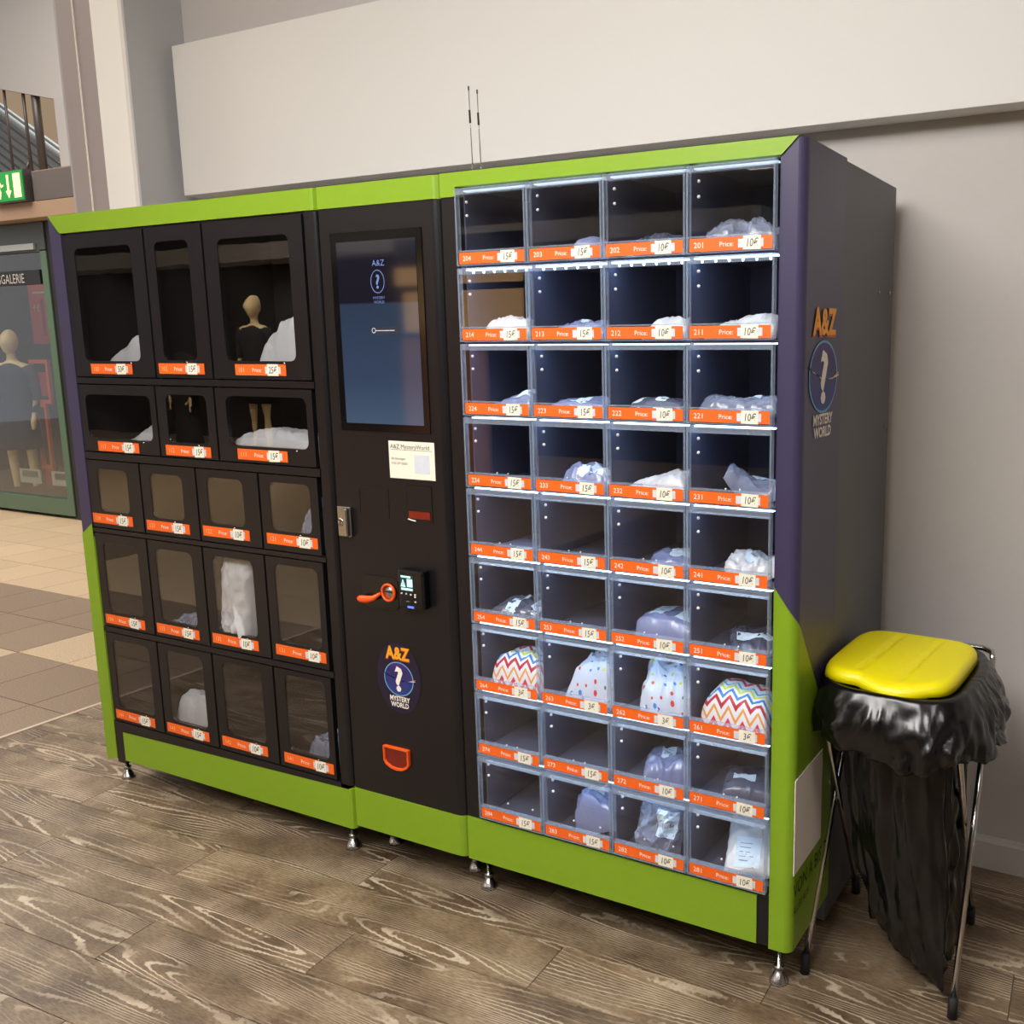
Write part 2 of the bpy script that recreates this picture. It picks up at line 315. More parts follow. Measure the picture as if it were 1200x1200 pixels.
# ------------------------------------------------------------------ walls
tag(MB().box((-3.04, .84, 0), (5, 1.0, 3.3), 'wall').build('wall_back'), kind='structure')
tag(MB().box((-3.04, .585, 0), (-2.85, .839, 3.3), 'greyc').build('wall_column'), kind='structure')
tag(MB().box((-3.04, .578, 0), (-2.872, .5845, 3.3), 'pillarw').build('trim_1'), kind='structure')
tag(MB().box((-2.87, .575, 0), (-2.848, .5845, 3.3), 'panel').build('trim_2'), kind='structure')
cl = tag(MB().box((-3.158, .59, 0), (-3.041, .838, 3.3), 'pillar').build('trim_3'), kind='structure')
tag(MB().box((-3.163, .586, 0), (-3.1585, .60, 3.3), 'whitep').build('trim_4'), kind='structure')
tag(MB().box((-3.27, .59, 0), (-3.1635, .838, 3.3), 'pillar').build('trim_5'), kind='structure')
tag(MB().box((-3.345, .63, 0), (-3.271, .838, 3.3), 'greyc').build('trim_6'), kind='structure')
tag(MB().box((-2.84, .802, 0), (5, .8385, .084), 'skirt').box((-2.84, .822, .084), (5, .8385, .088), 'skirt').build('baseboard_back'), kind='structure')
tag(MB().box((-2.80, .74, 2.127), (4.2, .8385, 2.69), 'panel').build('header_panel', bevel=.002), 'long white wall panel mounted on the grey wall above the machines', 'wall panel')
tag(MB().box((-3.27, -8, 3.3), (5, 1.0, 3.4), 'ceil').build('ceiling'), kind='structure')
tag(MB().box((5, -8, 0), (5.1, 1, 3.3), 'wall').build('wall_right'), kind='structure')
tag(MB().box((-3.0, -8.1, 0), (5, -8, 3.3), 'greyc').build('wall_front'), kind='structure')
for i, (x, y) in enumerate(((-2.0, -1.3), (-.2, -1.3), (1.7, -1.4), (-2.0, -3.6), (-.2, -3.6), (1.7, -3.6))):
    t = thing('ceiling_light', (x, y, 3.3), 'square white ceiling light panel %s, %s row' % (('above the left lockers', 'above the clear display cabinet', 'right of the machines')[i % 3], 'nearest' if i < 3 else 'farthest'), 'ceiling light', 'ceiling lights of the shop')
    f = MB(); 
    for a, b in (((-.31, -.31, -.03), (.31, -.28, 0)), ((-.31, .28, -.03), (.31, .31, 0)), ((-.31, -.28, -.03), (-.28, .28, 0)), ((.28, -.28, -.03), (.31, .28, 0))): f.box(a, b, 'skirt')
    tag(f.build('frame', t), kind='stuff')
    M.setdefault('lamp', emis('ceiling_diffuser', (255, 249, 243), 14.5))
    MB().box((-.28, -.28, -.022), (.28, .28, -.01), 'lamp').build('diffuser', t)
# ------------------------------------------------------------------ labels and doors
def price_label(parent, x, z, wd, ht, num, price, y, stw=.26, y_st=None):
    """orange strip with number and the word, and a paper sticker under tape; x,z lower-left corner"""
    mb = MB().box((x, y - .0012, z), (x + wd, y, z + ht), 'orange')
    s = ht * .62
    mb.text(num, 'paleprint' if wd > .195 else 'whitep', x + wd * .055, z + ht * .28, s, y - .0014)
    mb.text('Price:', 'whitep', x + wd * (.34 if wd > .195 else .37), z + ht * .30, s * .88, y - .0014)
    mb.build('price_label', parent)
    st = MB(); tx0 = x + wd * .60; a = random.uniform(-.03, .03)
    st.box((tx0, y - .0022, z + ht * .16), (x + wd * .90, y - .0013, z + ht * .80), 'tape')
    cx = x + wd * .76 + random.uniform(-.003, .003)
    T = Matrix.Translation((cx, y - .0023, z + ht * .5)) @ Matrix.Rotation(a, 4, 'Y')
    st.box((-wd * .105, -.0008, -ht * .52), (wd * .105, 0, ht * .52), 'paper', T)
    st.text(price, 'ink', 0, -ht * .30, ht * .86, -.0010, T, 'CENTER', .74, .002, .12)
    st.build('price_sticker', parent)
def locker_door(parent, x0, z0, x1, z1, hole, num, price, side_lbl):
    g = .004; mb = MB()
    framed(mb, (x0 + g, z0 + g, x1 - g, z1 - g), hole, .022, -.002, .012, 'black')
    d = mb.build('locker_door', parent)
    hx0, hz0, hx1, hz1 = hole
    MB().prism([(x_, z_) for x_, z_ in rrect(hx0 + .0004, hz0 + .0004, hx1 - .0004, hz1 - .0004, .0216)], 0, .0022, 'wind', Matrix.Translation((0, .0012, 0)) @ Matrix.Rotation(PI / 2, 4, 'X')).build('window_pane', d)
    lw = .208; price_label(d, side_lbl, hz0 - .041, lw, .032, num, price, -.0022)
    MB().tube([(hx1 - .045, -.006, hz0 - .006), (hx1 - .045, -.002, hz0 - .006)], .0028, 'steel', 8).build('screw', d)
    return d
# ------------------------------------------------------------------ LEFT LOCKER CABINET
def foot(parent, x, y, ztop, sc=1):
    mb = MB().lathe([(.024, 0), (.024, .004), (.020, .010), (.012, .028), (.0085, .030), (.0085, .036), (.0125, .036), (.0125, .044), (.0065, .045), (.0065, ztop)], 'steel', (x, y, 0), 18)
    return part(mb.build('adjustable_foot'), parent)
L0, L1 = -2.503, -1.3215
left = thing('locker_cabinet', (-1.91, .4, 0), 'wide black vending cabinet of window locker doors under a lime green top, leftmost unit', 'vending machine')
P = lambda mb, name, bevel=0: part(mb.build(name, bevel=bevel), left)
P(MB().box((-2.495, .26, .118), (L1, .77, 1.935), 'side'), 'rear_housing')
def lrow(y): return y
# face frame : horizontal rails and stiles behind / between the doors
fr = MB()
rowsL = [(1.892, 1.436), (1.417, 1.190), (1.167, .932), (.918, .586), (.568, .240)]
fr.box((-2.446, .006, 1.885), (-1.366, .03, 1.905), 'black')
for (t0, b0), (t1, b1) in zip(rowsL, rowsL[1:]): fr.box((-2.446, -.003, t1), (-1.366, .03, b0), 'black')
fr.box((-2.446, -.003, .200), (-1.366, .03, .240), 'black'); fr.box((-2.446, -.003, .085), (-2.402, .03, .200), 'black')
P(fr, 'door_rail')
P(MB().box((-2.440, .24, .21), (-1.366, .258, 1.9), 'dark'), 'interior_back')
# right front post with rounded corner
def post_profile(x0, x1, r, depth, right=True, k=6):
    pts = [(x0, 0)]
    for j in range(k + 1): a = -PI / 2 + PI / 2 * j / k; pts.append((x1 - r + r * math.cos(a), r + r * math.sin(a)))
    pts += [(x1, depth), (x1 - .004, depth), (x1 - .004, r + .002), (x0, .012 + 0)]
    return pts if right else [(-x, y) for x, y in pts][::-1]
P(MB().prism(post_profile(-1.366, L1, .014, .10), .235, 1.893, 'black'), 'corner_post')
tl = MB(); T0 = -.004
tl.add([(-2.503, T0, 1.952), (-2.458, T0, 1.895), (-1.335, T0, 1.895), (-1.335, T0, 1.952), (-2.503, .25, 1.952), (-2.458, .02, 1.895), (-1.335, .02, 1.895), (-1.335, .25, 1.952)], [(0, 1, 2, 3), (4, 7, 6, 5), (0, 3, 7, 4), (1, 5, 6, 2), (0, 4, 5, 1)], 'green')
tl.prism([(-1.335, T0), (-1.3265, T0 + .003), (L1, T0 + .012), (L1, .25), (-1.335, .25)], 1.895, 1.952, 'green')
P(tl, 'top_trim')
P(MB().box((-2.402, -.004, .098), (-1.335, .012, .200), 'green').prism([(-1.335, -.004), (-1.3265, -.001), (L1, .008), (L1, .25), (-1.335, .25)], .098, .225, 'green').add([(-2.402, -.004, .200), (-1.335, -.004, .200), (-1.335, -.004, .225), (-2.402, -.004, .204)], [(0, 1, 2, 3)], 'green').box((-2.402, .0121, .098), (-1.335, .25, .11), 'black'), 'base_panel')
sp = MB(); zc = .955
sp.add([(-2.4465, -.004, .235), (-2.4465, -.004, 1.895), (-2.4575, -.004, 1.9), (-2.503, -.004, 1.95), (-2.503, -.004, .9)], [(0, 1, 2, 3, 4)], 'purple')
sp.box((-2.503, -.0038, .9), (-2.4985, .262, 1.95), 'purple').box((-2.4985, -.0036, .9), (-2.4465, .03, 1.893), 'purple')
P(sp, 'side_trim')
P(MB().add([(-2.4465, -.0055, .098), (-2.4465, -.0055, .945), (-2.505, -.0055, .905), (-2.505, -.0055, .085), (-2.4465, .03, .098), (-2.4465, .03, .945), (-2.505, .03, .905), (-2.505, .03, .085)], [(0, 1, 2, 3), (4, 7, 6, 5), (1, 5, 6, 2), (0, 3, 7, 4), (0, 4, 5, 1)], 'green').box((-2.505, .03, .085), (-2.5032, .262, .7), 'green'), 'lower_side_trim')
A = [-2.446, -2.041, -1.778, -1.370]; Bx = [-2.446, -2.055, -1.783, -1.376]; Cx = [-2.446, -2.170, -1.900, -1.622, -1.378]
for row, xs, (zt, zb), spec in (
    (0, A, rowsL[0], [((-2.388, 1.490, -2.107, 1.845), '103', '50€', -2.361), ((-1.995, 1.493, -1.842, 1.846), '102', '15€', -2.023), ((-1.717, 1.492, -1.429, 1.839), '101', '25€', -1.680)]),
    (1, Bx, rowsL[1], [((-2.412, 1.238, -2.085, 1.382), '113', '15€', -2.367), ((-2.008, 1.240, -1.822, 1.389), '112', '15€', -2.026), ((-1.736, 1.243, -1.404, 1.390), '111', '15€', -1.699)]),
    (2, Cx, rowsL[2], [((-2.392, .992, -2.238, 1.136), '124', '15€', -2.437), ((-2.122, .990, -1.968, 1.135), '123', '15€', -2.157), ((-1.852, .994, -1.693, 1.139), '122', '10€', -1.885), ((-1.579, .995, -1.414, 1.141), '121', '10€', -1.602)]),
    (3, Cx, rowsL[3], [((-2.403, .640, -2.222, .886), '134', '15€', -2.428), ((-2.131, .643, -1.953, .889), '133', '15€', -2.157), ((-1.857, .646, -1.677, .891), '132', '10€', -1.885), ((-1.583, .650, -1.405, .893), '131', '10€', -1.600)]),
    (4, Cx, rowsL[4], [((-2.407, .294, -2.215, .541), '144', '15€', -2.428), ((-2.126, .296, -1.949, .543), '143', '15€', -2.155), ((-1.856, .300, -1.677, .547), '142', '10€', -1.882), ((-1.575, .300, -1.406, .548), '141', '10€', -1.600)])):
    for k, (hole, num, price, lx) in enumerate(spec):
        d = locker_door(None, xs[k], zb, xs[k + 1], zt, hole, num, price, lx)
        part(d, left)
        if k: P(MB().box((xs[k] - .006, .016, zb), (xs[k] + .006, .24, zt), 'dark'), 'divider')
    P(MB().box((-2.440, .03, zb - .012), (-1.368, .24, zb - .001), 'dark'), 'shelf')
P(MB().box((-1.370, .02, .21), (-1.3665, .24, 1.89), 'dark').box((-2.446, .03, .21), (-2.4425, .24, 1.89), 'dark'), 'inner_lining')
for x, y in ((-2.474, .045), (-1.385, .05), (-2.43, .66), (-1.385, .66)): foot(left, x, y, .12)
# ------------------------------------------------------------------ PAYMENT TERMINAL
mid = thing('payment_cabinet', (-1.1, .4, 0), 'narrow black control cabinet with touch screen and payment slots, middle unit', 'vending machine')
Q = lambda mb, name, bevel=0: part(mb.build(name, bevel=bevel), mid)
M0, M1 = -1.3165, -.8945
Q(MB().box((M0, .02, .11), (M1 - .004, .77, 1.935), 'side'), 'rear_housing')
prof = [(M0, .006), (M0 + .006, 0)] + [(M1 - .03 + .03 * math.cos(-PI / 2 + PI / 2 * j / 6), .03 + .03 * math.sin(-PI / 2 + PI / 2 * j / 6)) for j in range(7)] + [(M1, .12), (M0, .12)]
Q(MB().prism(prof, .236, 1.895, 'black'), 'front_door')
prof2 = [(x, y - .003) for x, y in prof]
Q(MB().prism(prof2, 1.895, 1.952, 'green'), 'top_trim'); Q(MB().prism(prof2, .115, .236, 'green'), 'base_panel')
scr = Q(MB().box((-1.272, -.003, 1.305), (-.958, .002, 1.830), 'gloss'), 'screen_bezel')
mt, nt, b, out = NT('touch_screen'); N = nt.nodes.new
tc = N('ShaderNodeTexCoord'); sep = N('ShaderNodeSeparateXYZ'); nt.links.new(tc.outputs['Generated'], sep.inputs[0])
o_ = ramp(nt, sep.outputs[2], [(0, lin((94, 118, 150))), (.25, lin((70, 92, 124))), (.66, lin((58, 78, 106))), (.672, lin((26, 24, 40))), (.9, lin((30, 28, 44))), (1, lin((52, 56, 68)))])
nt.links.new(o_, b.inputs['Emission Color']); b.inputs['Emission Strength'].default_value = .46; b.inputs['Base Color'].default_value = (.004, .004, .006, 1); b.inputs['Roughness'].default_value = .05; b.inputs['Specular IOR Level'].default_value = .9
M['screen'] = mt; M['scrw'] = emis('screen_white', (170, 180, 200), .5); M['scrd'] = emis('screen_dark', (24, 26, 40), .5); M['scrb'] = emis('screen_dim_logo', (90, 110, 160), .35)
so = MB().box((-1.250, -.0040, 1.326), (-.977, -.0032, 1.805), 'screen').build('touch_screen'); part(so, scr)
sq = MB().box((-1.145, -.0046, 1.562), (-1.045, -.0042, 1.584), 'scrd').box((-1.125, -.0048, 1.5725), (-1.06, -.0047, 1.5745), 'scrw'); sb = MB()
def ring(mb, cx, cz, rx, rz, wdt, y, m, n=28, th=0, T=None):
    v = []; f = []
    for k in range(n):
        a = 2 * PI * k / n
        for q in (0, 1): v.append((cx + (rx - wdt * q) * math.cos(a), y, cz + (rz - wdt * q) * math.sin(a)))
    for k in range(n): a, b2 = 2 * k, 2 * ((k + 1) % n); f.append((a, b2, b2 + 1, a + 1))
    mb.add(v, [g[::-1] for g in f], m, T)
def disc(mb, cx, cz, rx, rz, y, m, n=28, T=None):
    mb.add([(cx + rx * math.cos(2 * PI * k / n), y, cz + rz * math.sin(2 * PI * k / n)) for k in range(n)], [tuple(range(n))], m, T)
ring(sq, -1.132, 1.574, .007, .007, .0018, -.0048, 'scrw'); part(sq.build('search_bar'), scr)
ring(sb, -1.110, 1.700, .024, .030, .002, -.0048, 'scrb'); sb.text('?', 'scrb', -1.110, 1.683, .05, -.0048, align='CENTER', bold=.02); sb.text('A&Z', 'scrb', -1.105, 1.740, .022, -.0048, align='CENTER'); sb.text('MYSTERY', 'scrb', -1.108, 1.655, .010, -.0048, align='CENTER'); sb.text('WORLD', 'scrb', -1.108, 1.644, .010, -.0048, align='CENTER')
part(sb.build('screen_print'), scr)
pn = MB().box((-1.106, -.0012, 1.181), (-.949, -.0002, 1.282), 'paper')
pn.text('A&Z MysteryWorld', 'ink', -1.1, 1.262, .0165, -.0016, sx=1.0); pn.box((-1.099, -.0016, 1.2585), (-.957, -.0014, 1.2593), 'ink')
pn.text('Bei Störungen:', 'ink', -1.098, 1.232, .0085, -.0016); pn.text('0152 277 52653', 'ink', -1.098, 1.219, .0085, -.0016)
pn.box((-1.018, -.0016, 1.197), (-.966, -.0014, 1.247), 'tape')
Q(pn, 'paper_notice')
Q(MB().box((-1.051, -.0015, 1.066), (-.964, .001, 1.165), 'gloss').box((-1.0485, -.0020, 1.098), (-.9665, -.0014, 1.162), 'black').box((-1.046, -.003, 1.074), (-.972, -.0014, 1.094), 'redpl').tube([(-1.046, -.006, 1.072), (-1.02, -.006, 1.068)], .0018, 'whitep', 6), 'banknote_slot')
pl_ = MB(); framed(pl_, (-1.230, 1.066, -1.117, 1.15), (-1.222, 1.074, -1.125, 1.142), .006, -.0012, .0, 'black'); Q(pl_, 'blanking_plate')
hd = Q(MB().box((-1.303, -.010, 1.003), (-1.254, .0, 1.090), 'steel'), 'lock_handle', .003)
part(MB().box((-1.272, -.022, 1.006), (-1.2565, -.010, 1.087), 'steel').build('lever_grip', bevel=.004), hd)
part(MB().lathe([(.011, 0), (.011, .004), (.008, .005)], 'chrome', n=18, T=Matrix.Translation((-1.288, -.010, 1.045)) @ Matrix.Rotation(PI / 2, 4, 'X')).box((-1.289, -.016, 1.038), (-1.287, -.0145, 1.052), 'ink').build('lock_cylinder'), hd)
# coin entry
ce = MB().prism(rrect(-1.232, .805, -1.098, .900, .02), 0, .003, 'gloss', Matrix.Rotation(PI / 2, 4, 'X')); ce = Q(ce, 'coin_plate')
rg = MB(); RT = Matrix.Translation((-1.131, -.004, .857)) @ Matrix.Rotation(PI / 2, 4, 'X') @ Matrix.Diagonal((1, 1.02, 1, 1))
rg.lathe([(.026, 0), (.026, .005), (.023, .008), (.020, .007), (.020, .001)], 'orpl', n=26, T=RT); part(rg.build('coin_ring'), ce)
part(MB().lathe([(.0195, .0), (.0195, .004), (.001, .0045)], 'steel', n=24, T=RT).box((-1.148, -.0095, .858), (-1.114, -.0086, .8615), 'ink').build('coin_slot'), ce)
lv = MB().tube([(-1.160, -.008, .852), (-1.178, -.016, .838), (-1.198, -.020, .833), (-1.222, -.020, .832), (-1.232, -.018, .832)], [.004, .008, .011, .011, .007], 'orpl', 10)
part(lv.build('return_lever'), ce)
rd = Q(MB().box((-1.073, -.030, .828), (-.985, .0, .936), 'gloss'), 'card_reader', .006)
M['lcd'] = emis('reader_display', (176, 224, 226), .8); M['ledb'] = emis('reader_light', (90, 110, 255), 1.2); M['lcdk'] = emis('reader_display_dark', (20, 50, 44), .4)
ds = MB().box((-1.062, -.0315, .878), (-1.018, -.0305, .922), 'lcdk').box((-1.060, -.0320, .915), (-1.026, -.0316, .920), 'lcd').box((-1.039, -.0320, .890), (-1.020, -.0316, .912), 'lcd').box((-1.060, -.0320, .880), (-1.020, -.0316, .886), 'lcd')
ds.add([(-1.062, -.0320, .889), (-1.044, -.0320, .889), (-1.053, -.0320, .911)], [(0, 1, 2)], 'lcd'); ds.box((-1.0540, -.0324, .893), (-1.052, -.0321, .904), 'lcdk')
part(ds.build('reader_display'), rd)
kb = MB()
for kx, kz in ((-1.060, .870), (-1.044, .870), (-1.028, .869), (-1.013, .870), (-1.013, .864), (-1.013, .850)): kb.box((kx - .0022, -.0322, kz - .002), (kx + .0022, -.0300, kz + .002), 'whitep')
kb.box((-1.045, -.0318, .847), (-1.034, -.0300, .850), 'side')
tag(part(kb.build('reader_buttons'), rd), kind='stuff')
part(MB().box((-1.041, -.0320, .831), (-1.020, -.0300, .836), 'ledb').build('reader_light'), rd)
def logo(T, W=.104, H=.085, backing=True, sxx=1.0):
    mb = MB()
    if backing: disc(mb, 0, 0, .080, .105, -.0004, 'navy', 40, T)
    disc(mb, 0, -.002, W / 2, H / 2 + .006, -.0008, 'planet', 36, T)
    ring(mb, 0, -.002, W / 2 + .002, H / 2 + .008, .003, -.0011, 'cyan', 36, T=T)
    for sg, m_ in ((1, 'gold'), (-1, 'whitep')):
        pts = [Vector((-.060, -.0013, .012)), Vector((-.030, -.0013, .002)), Vector((.0, -.0013, -.008)), Vector((.035, -.0013, -.006)), Vector((.060, -.0013, .002 * sg))]
        for a, b2 in zip(pts, pts[1:]): mb.add([a, b2, b2 + Vector((0, 0, .0016)), a + Vector((0, 0, .0016))], [(0, 1, 2, 3)], m_, T)
    mb.text('?', 'whitep', 0, -.036, .098, -.0016, T, 'CENTER', 1, .03)
    mb.text('A&Z', 'redor', 0, .055, .050, -.0014, T, 'CENTER', .86, .055)
    mb.text('A&Z', 'gold', 0, .057, .050, -.0018, T, 'CENTER', .86, .035)
    mb.text('MYSTERY', 'whitep', 0, -.068, .0205, -.0016, T, 'CENTER', .86, .03)
    mb.text('WORLD', 'whitep', 0, -.086, .0205, -.0016, T, 'CENTER', .86, .03)
    return mb
Q(logo(Matrix.Translation((-1.115, -.0006, .608))), 'logo_sticker')
ch = MB(); co = [(-1.184, .398), (-1.184, .352), (-1.176, .340), (-1.158, .331), (-1.136, .328), (-1.114, .331), (-1.097, .340), (-1.089, .352), (-1.089, .398)]
ci = [(-1.178, .392), (-1.178, .355), (-1.171, .346), (-1.156, .338), (-1.136, .336), (-1.116, .338), (-1.102, .346), (-1.095, .355), (-1.095, .392)]
nn = len(co); vv = [(x, -.010, z) for x, z in co] + [(x, -.010, z) for x, z in ci] + [(x, 0, z) for x, z in co] + [(x, 0, z) for x, z in ci]
ff = []
for k in range(nn): q = (k + 1) % nn; ff += [(k, q, nn + q, nn + k), (k, 2 * nn + k, 2 * nn + q, q), (nn + k, nn + q, 3 * nn + q, 3 * nn + k)]
ch.add(vv, ff, 'orpl'); ch = Q(ch, 'coin_return', .002)
part(MB().prism([(x, z) for x, z in ci], .0012, .004, 'redpl', Matrix.Rotation(PI / 2, 4, 'X')).build('return_flap'), ch)
for x, y in ((-1.335, .13), (-.965, .12), (-1.25, .66), (-.95, .66)): foot(mid, max(x, M0 + .03), y, .12)
# small dome on the terminal's roof
MBd = MB().lathe([(.075, 0), (.072, .006), (.05, .012), (.02, .015), (.001, .016)], 'gloss', (-.985, .12, 1.952), 22); Q(MBd, 'roof_cap')
Q(MB().box((M0 + .001, .118, 1.935), (M1 - .005, .3, 1.951), 'side'), 'roof_panel')
# ------------------------------------------------------------------ RIGHT DISPLAY TOWER
rt = thing('display_cabinet', (-.42, .4, 0), 'tall vending cabinet with a grid of clear flap doors and cold white lighting, rightmost unit', 'vending machine')
Rr = lambda mb, name, bevel=0: part(mb.build(name, bevel=bevel), rt)
ZS = [1.9144, 1.7251, 1.5403, 1.357, 1.174, .9924, .8109, .6221, .4413, .2558]
XS = [-.8388, -.6292, -.4200, -.2100, -.003]
X0, X1 = -.8905, .0555
Rr(MB().box((X0, 0, .245), (-.845, .03, 1.897), 'black').box((X0, .03, .12), (X0 + .01, .29, 1.94), 'black'), 'left_stile')
Rr(MB().box((X0 + .012, .36, .2), (.04, .37, 1.93), 'inner'), 'interior_back')
Rr(MB().box((X0 + .012, .372, .035), (.046, .775, 1.935), 'side'), 'rear_housing')
Rr(MB().box((X0 + .005, .03, 1.917), (.0195, .3715, 1.9445), 'side'), 'roof_panel')
Rr(MB().box((.046, .285, .035), (.050, .775, 1.947), 'side').box((.02, .285, .035), (.046, .372, 1.946), 'side').box((.046, .279, .3), (.0535, .2855, 1.9495), 'side'), 'side_panel')
Rr(MB().box((X0 + .012, .03, .2), (.04, .36, .245), 'inner'), 'floor_panel')
Rr(MB().box((-.845, .001, .235), (-.003, .03, .2535), 'gap'), 'lower_rail')
# top trim : mitred at the right end
tt = MB(); y = -.004
tt.add([(X0, y, 1.895), (-.8445, y, 1.895), (-.8445, y, 1.9175), (.003, y, 1.9175), (.040, y, 1.952), (X0, y, 1.952), (X0, .28, 1.952), (.040, .28, 1.952), (X0, .02, 1.895), (-.8445, .02, 1.895), (-.8445, .02, 1.9175), (.003, .02, 1.9175)],
       [(0, 1, 2, 5), (2, 3, 4, 5), (5, 4, 7, 6), (0, 8, 9, 1), (1, 9, 10, 2), (2, 10, 11, 3), (3, 11, 7, 4), (0, 5, 6, 8), (6, 7, 11, 10), (6, 10, 9, 8)], 'green')
Rr(tt, 'top_trim')
# right post following the rounded corner
per = [(.0, 0)] + [(.0555 - .022 + .022 * math.cos(-PI / 2 + PI / 2 * j / 7), .022 + .022 * math.sin(-PI / 2 + PI / 2 * j / 7)) for j in range(8)] + [(.0555, .05), (.0555, .12), (.0555, .20), (.0555, .286)]
cum = [0]
for a, b2 in zip(per, per[1:]): cum.append(cum[-1] + math.hypot(b2[0] - a[0], b2[1] - a[1]))
def sheet(z0f, z1f, m, off=0):
    mb = MB(); n = len(per); v = []
    cx, cy = .02, .1
    nrm = []
    for i, (x, y_) in enumerate(per):
        a = per[max(0, i - 1)]; c = per[min(n - 1, i + 1)]; dx, dy = c[0] - a[0], c[1] - a[1]; l = math.hypot(dx, dy); nrm.append((dy / l, -dx / l))
    for i, (x, y_) in enumerate(per):
        nx, ny = nrm[i]
        for dd in (off, off - .004):
            for zf in (z0f, z1f): v.append((x + nx * dd, y_ + ny * dd, zf(cum[i])))
    f = []
    for i in range(n - 1):
        a = 4 * i; c = a + 4
        f += [(a, c, c + 1, a + 1), (a + 2, a + 3, c + 3, c + 2), (a + 1, c + 1, c + 3, a + 3), (a, a + 2, c + 2, c)]
    f += [(0, 1, 3, 2), (4 * n - 4, 4 * n - 2, 4 * n - 1, 4 * n - 3)]
    mb.add(v, f, m, smooth=False); return mb
cut = lambda s: 1.0 - 1.38 * s
Rr(sheet(lambda s: .30, lambda s: 1.95 if s > .04 else 1.9175 + .0345 * s / .04, 'purple'), 'side_trim')
Rr(sheet(lambda s: .112, cut, 'green', .0012), 'lower_side_trim')
Rr(MB().box((-.8895, -.004, .118), (-.030, .012, .243), 'green').box((-.8895, .012, .118), (-.030, .28, .122), 'black').box((-.030, -.001, .118), (-.001, .012, .2535), 'gap').box((-.8905, .0, .12), (-.8895, .03, .243), 'black'), 'base_panel')
# print on the side : logo, white sheet, lettering
SD = Matrix.Translation((.0507, .13, 1.47)) @ Matrix.Rotation(PI / 2, 4, 'Z')
SD2 = Matrix.Translation((.0562, .143, 1.463)) @ Matrix.Rotation(PI / 2, 4, 'Z')
lg = logo(SD2 @ Matrix.Diagonal((1.9, 1, 1.6, 1)), backing=False); Rr(lg, 'logo_sticker')
wf = MB().box((.0568, .004, .312), (.0585, .205, .548), 'whitep'); Rr(wf, 'white_sheet')
tx = MB(); T2 = Matrix.Translation((.0570, .008, .248)) @ Matrix.Rotation(PI / 2, 4, 'Z')
tx.text('VON A BIS Z', 'ink', 0, 0, .056, -.0004, T2, sx=.80); tx.text('ALLES AUS', 'ink', 0, -.042, .030, -.0004, T2, sx=.8); Rr(tx, 'side_lettering')
for y_, z_ in ((.625, 1.663), (.735, 1.667), (.735, 1.30)):
    Rr(MB().lathe([(.006, 0), (.006, .002), (.003, .003)], 'steel', n=12, T=Matrix.Translation((.050, y_, z_)) @ Matrix.Rotation(PI / 2, 4, 'Y')), 'rivet')
# cells
for r in range(9):
    if r < 8: Rr(MB().box((-.845, .012, ZS[r + 1] - .003), (.0, .36, ZS[r + 1] + .003), 'inner'), 'shelf')
for c in (1, 2, 3): Rr(MB().box((XS[c] - .002, .010, .25), (XS[c] + .002, .36, 1.917), 'inner'), 'divider')
Rr(MB().box((-.8448, .03, .25), (-.841, .36, 1.917), 'inner').box((.0005, .03, .25), (.004, .36, 1.917), 'inner'), 'inner_lining')
prices = {6: '3€'}
for r in range(9):
    for c in range(4):
        x0, x1 = XS[c] + .0015, XS[c + 1] - .0015; zt, zb = ZS[r] - .0035, ZS[r + 1] + .002
        d = MB(); e = .0045
        # clear flap door : thick edges and rails
        d.box((x0, -.016, zb), (x0 + e, -.001, zt), 'acr').box((x1 - e, -.016, zb), (x1, -.001, zt), 'acr')
        d.box((x0 + e, -.016, zt - .015), (x1 - e, -.001, zt - .0125), 'acr').box((x0 + e, -.016, zt - .003), (x1 - e, -.001, zt), 'acr')
        d.box((x0 + e, -.0155, zt - .0125), (x1 - e, -.0135, zt - .003), 'acr2')
        d.box((x0 + e, -.016, zb), (x1 - e, -.001, zb + .0025), 'acr').box((x0 + e, -.016, zb + .0335), (x1 - e, -.001, zb + .0365), 'acr')
        door = Rr(d, 'flap_door')
        part(MB().box((x0 + e, -.0125, zb + .0365), (x1 - e, -.0105, zt - .015), 'pane').build('door_pane'), door)
        num = '2%d%d' % (r, 4 - c); pr_ = '3€' if r == 6 else ('15€' if c < 2 else '10€')
        if (r, c) == (8, 2): num = '282'
        lo = bpy.data.objects.new('tmp', None)
        n0 = len(bpy.data.objects)
        price_label(None, x0 + e + .002, zb + .0042, x1 - x0 - 2 * e - .004, .0275, num, pr_, -.0125)
        for q in [o for o in COL.objects if o.parent is None and o.name.split('.')[0] in ('price_label', 'price_sticker')]: part(q, door)
        bpy.data.objects.remove(lo)
        for sx_, sz_ in ((x0 + .020, zt - .03), (x0 + .020, zt - .062)):
            part(MB().ball((sx_, .006, sz_), .0038, 'whitep', 5).build('screw_glint'), door)  # white balls paint in the bright glint on the hinge screws
        if r == 8:
            for sx_ in (x0 + .085, x0 + .165): part(MB().ball((sx_, .002, zb + .052), .0028, 'whitep', 5).build('latch_reflection'), door)  # white dots stand in for reflections of the screws and latch
        elif r > 2:
            for sx_ in (x0 + .092, x0 + .126): part(MB().ball((sx_, -.004, zb + .0385), .0022, 'whitep', 5).build('latch_reflection'), door)  # painted reflections again, lower on the flap
        # light strip under the shelf above, glowing balls in one row imitating scalloped light
        ls = MB().box((x0 + .006, .012, zt - .004), (x1 - .006, .030, zt - .001), 'led0' if r == 0 else 'led')
        if r == 1:
            for q in range(6): ls.ball((x0 + .022 + q * .032, .021, zt - .0085), .0034, 'led', 4)
        s_ = Rr(ls, 'light_strip')
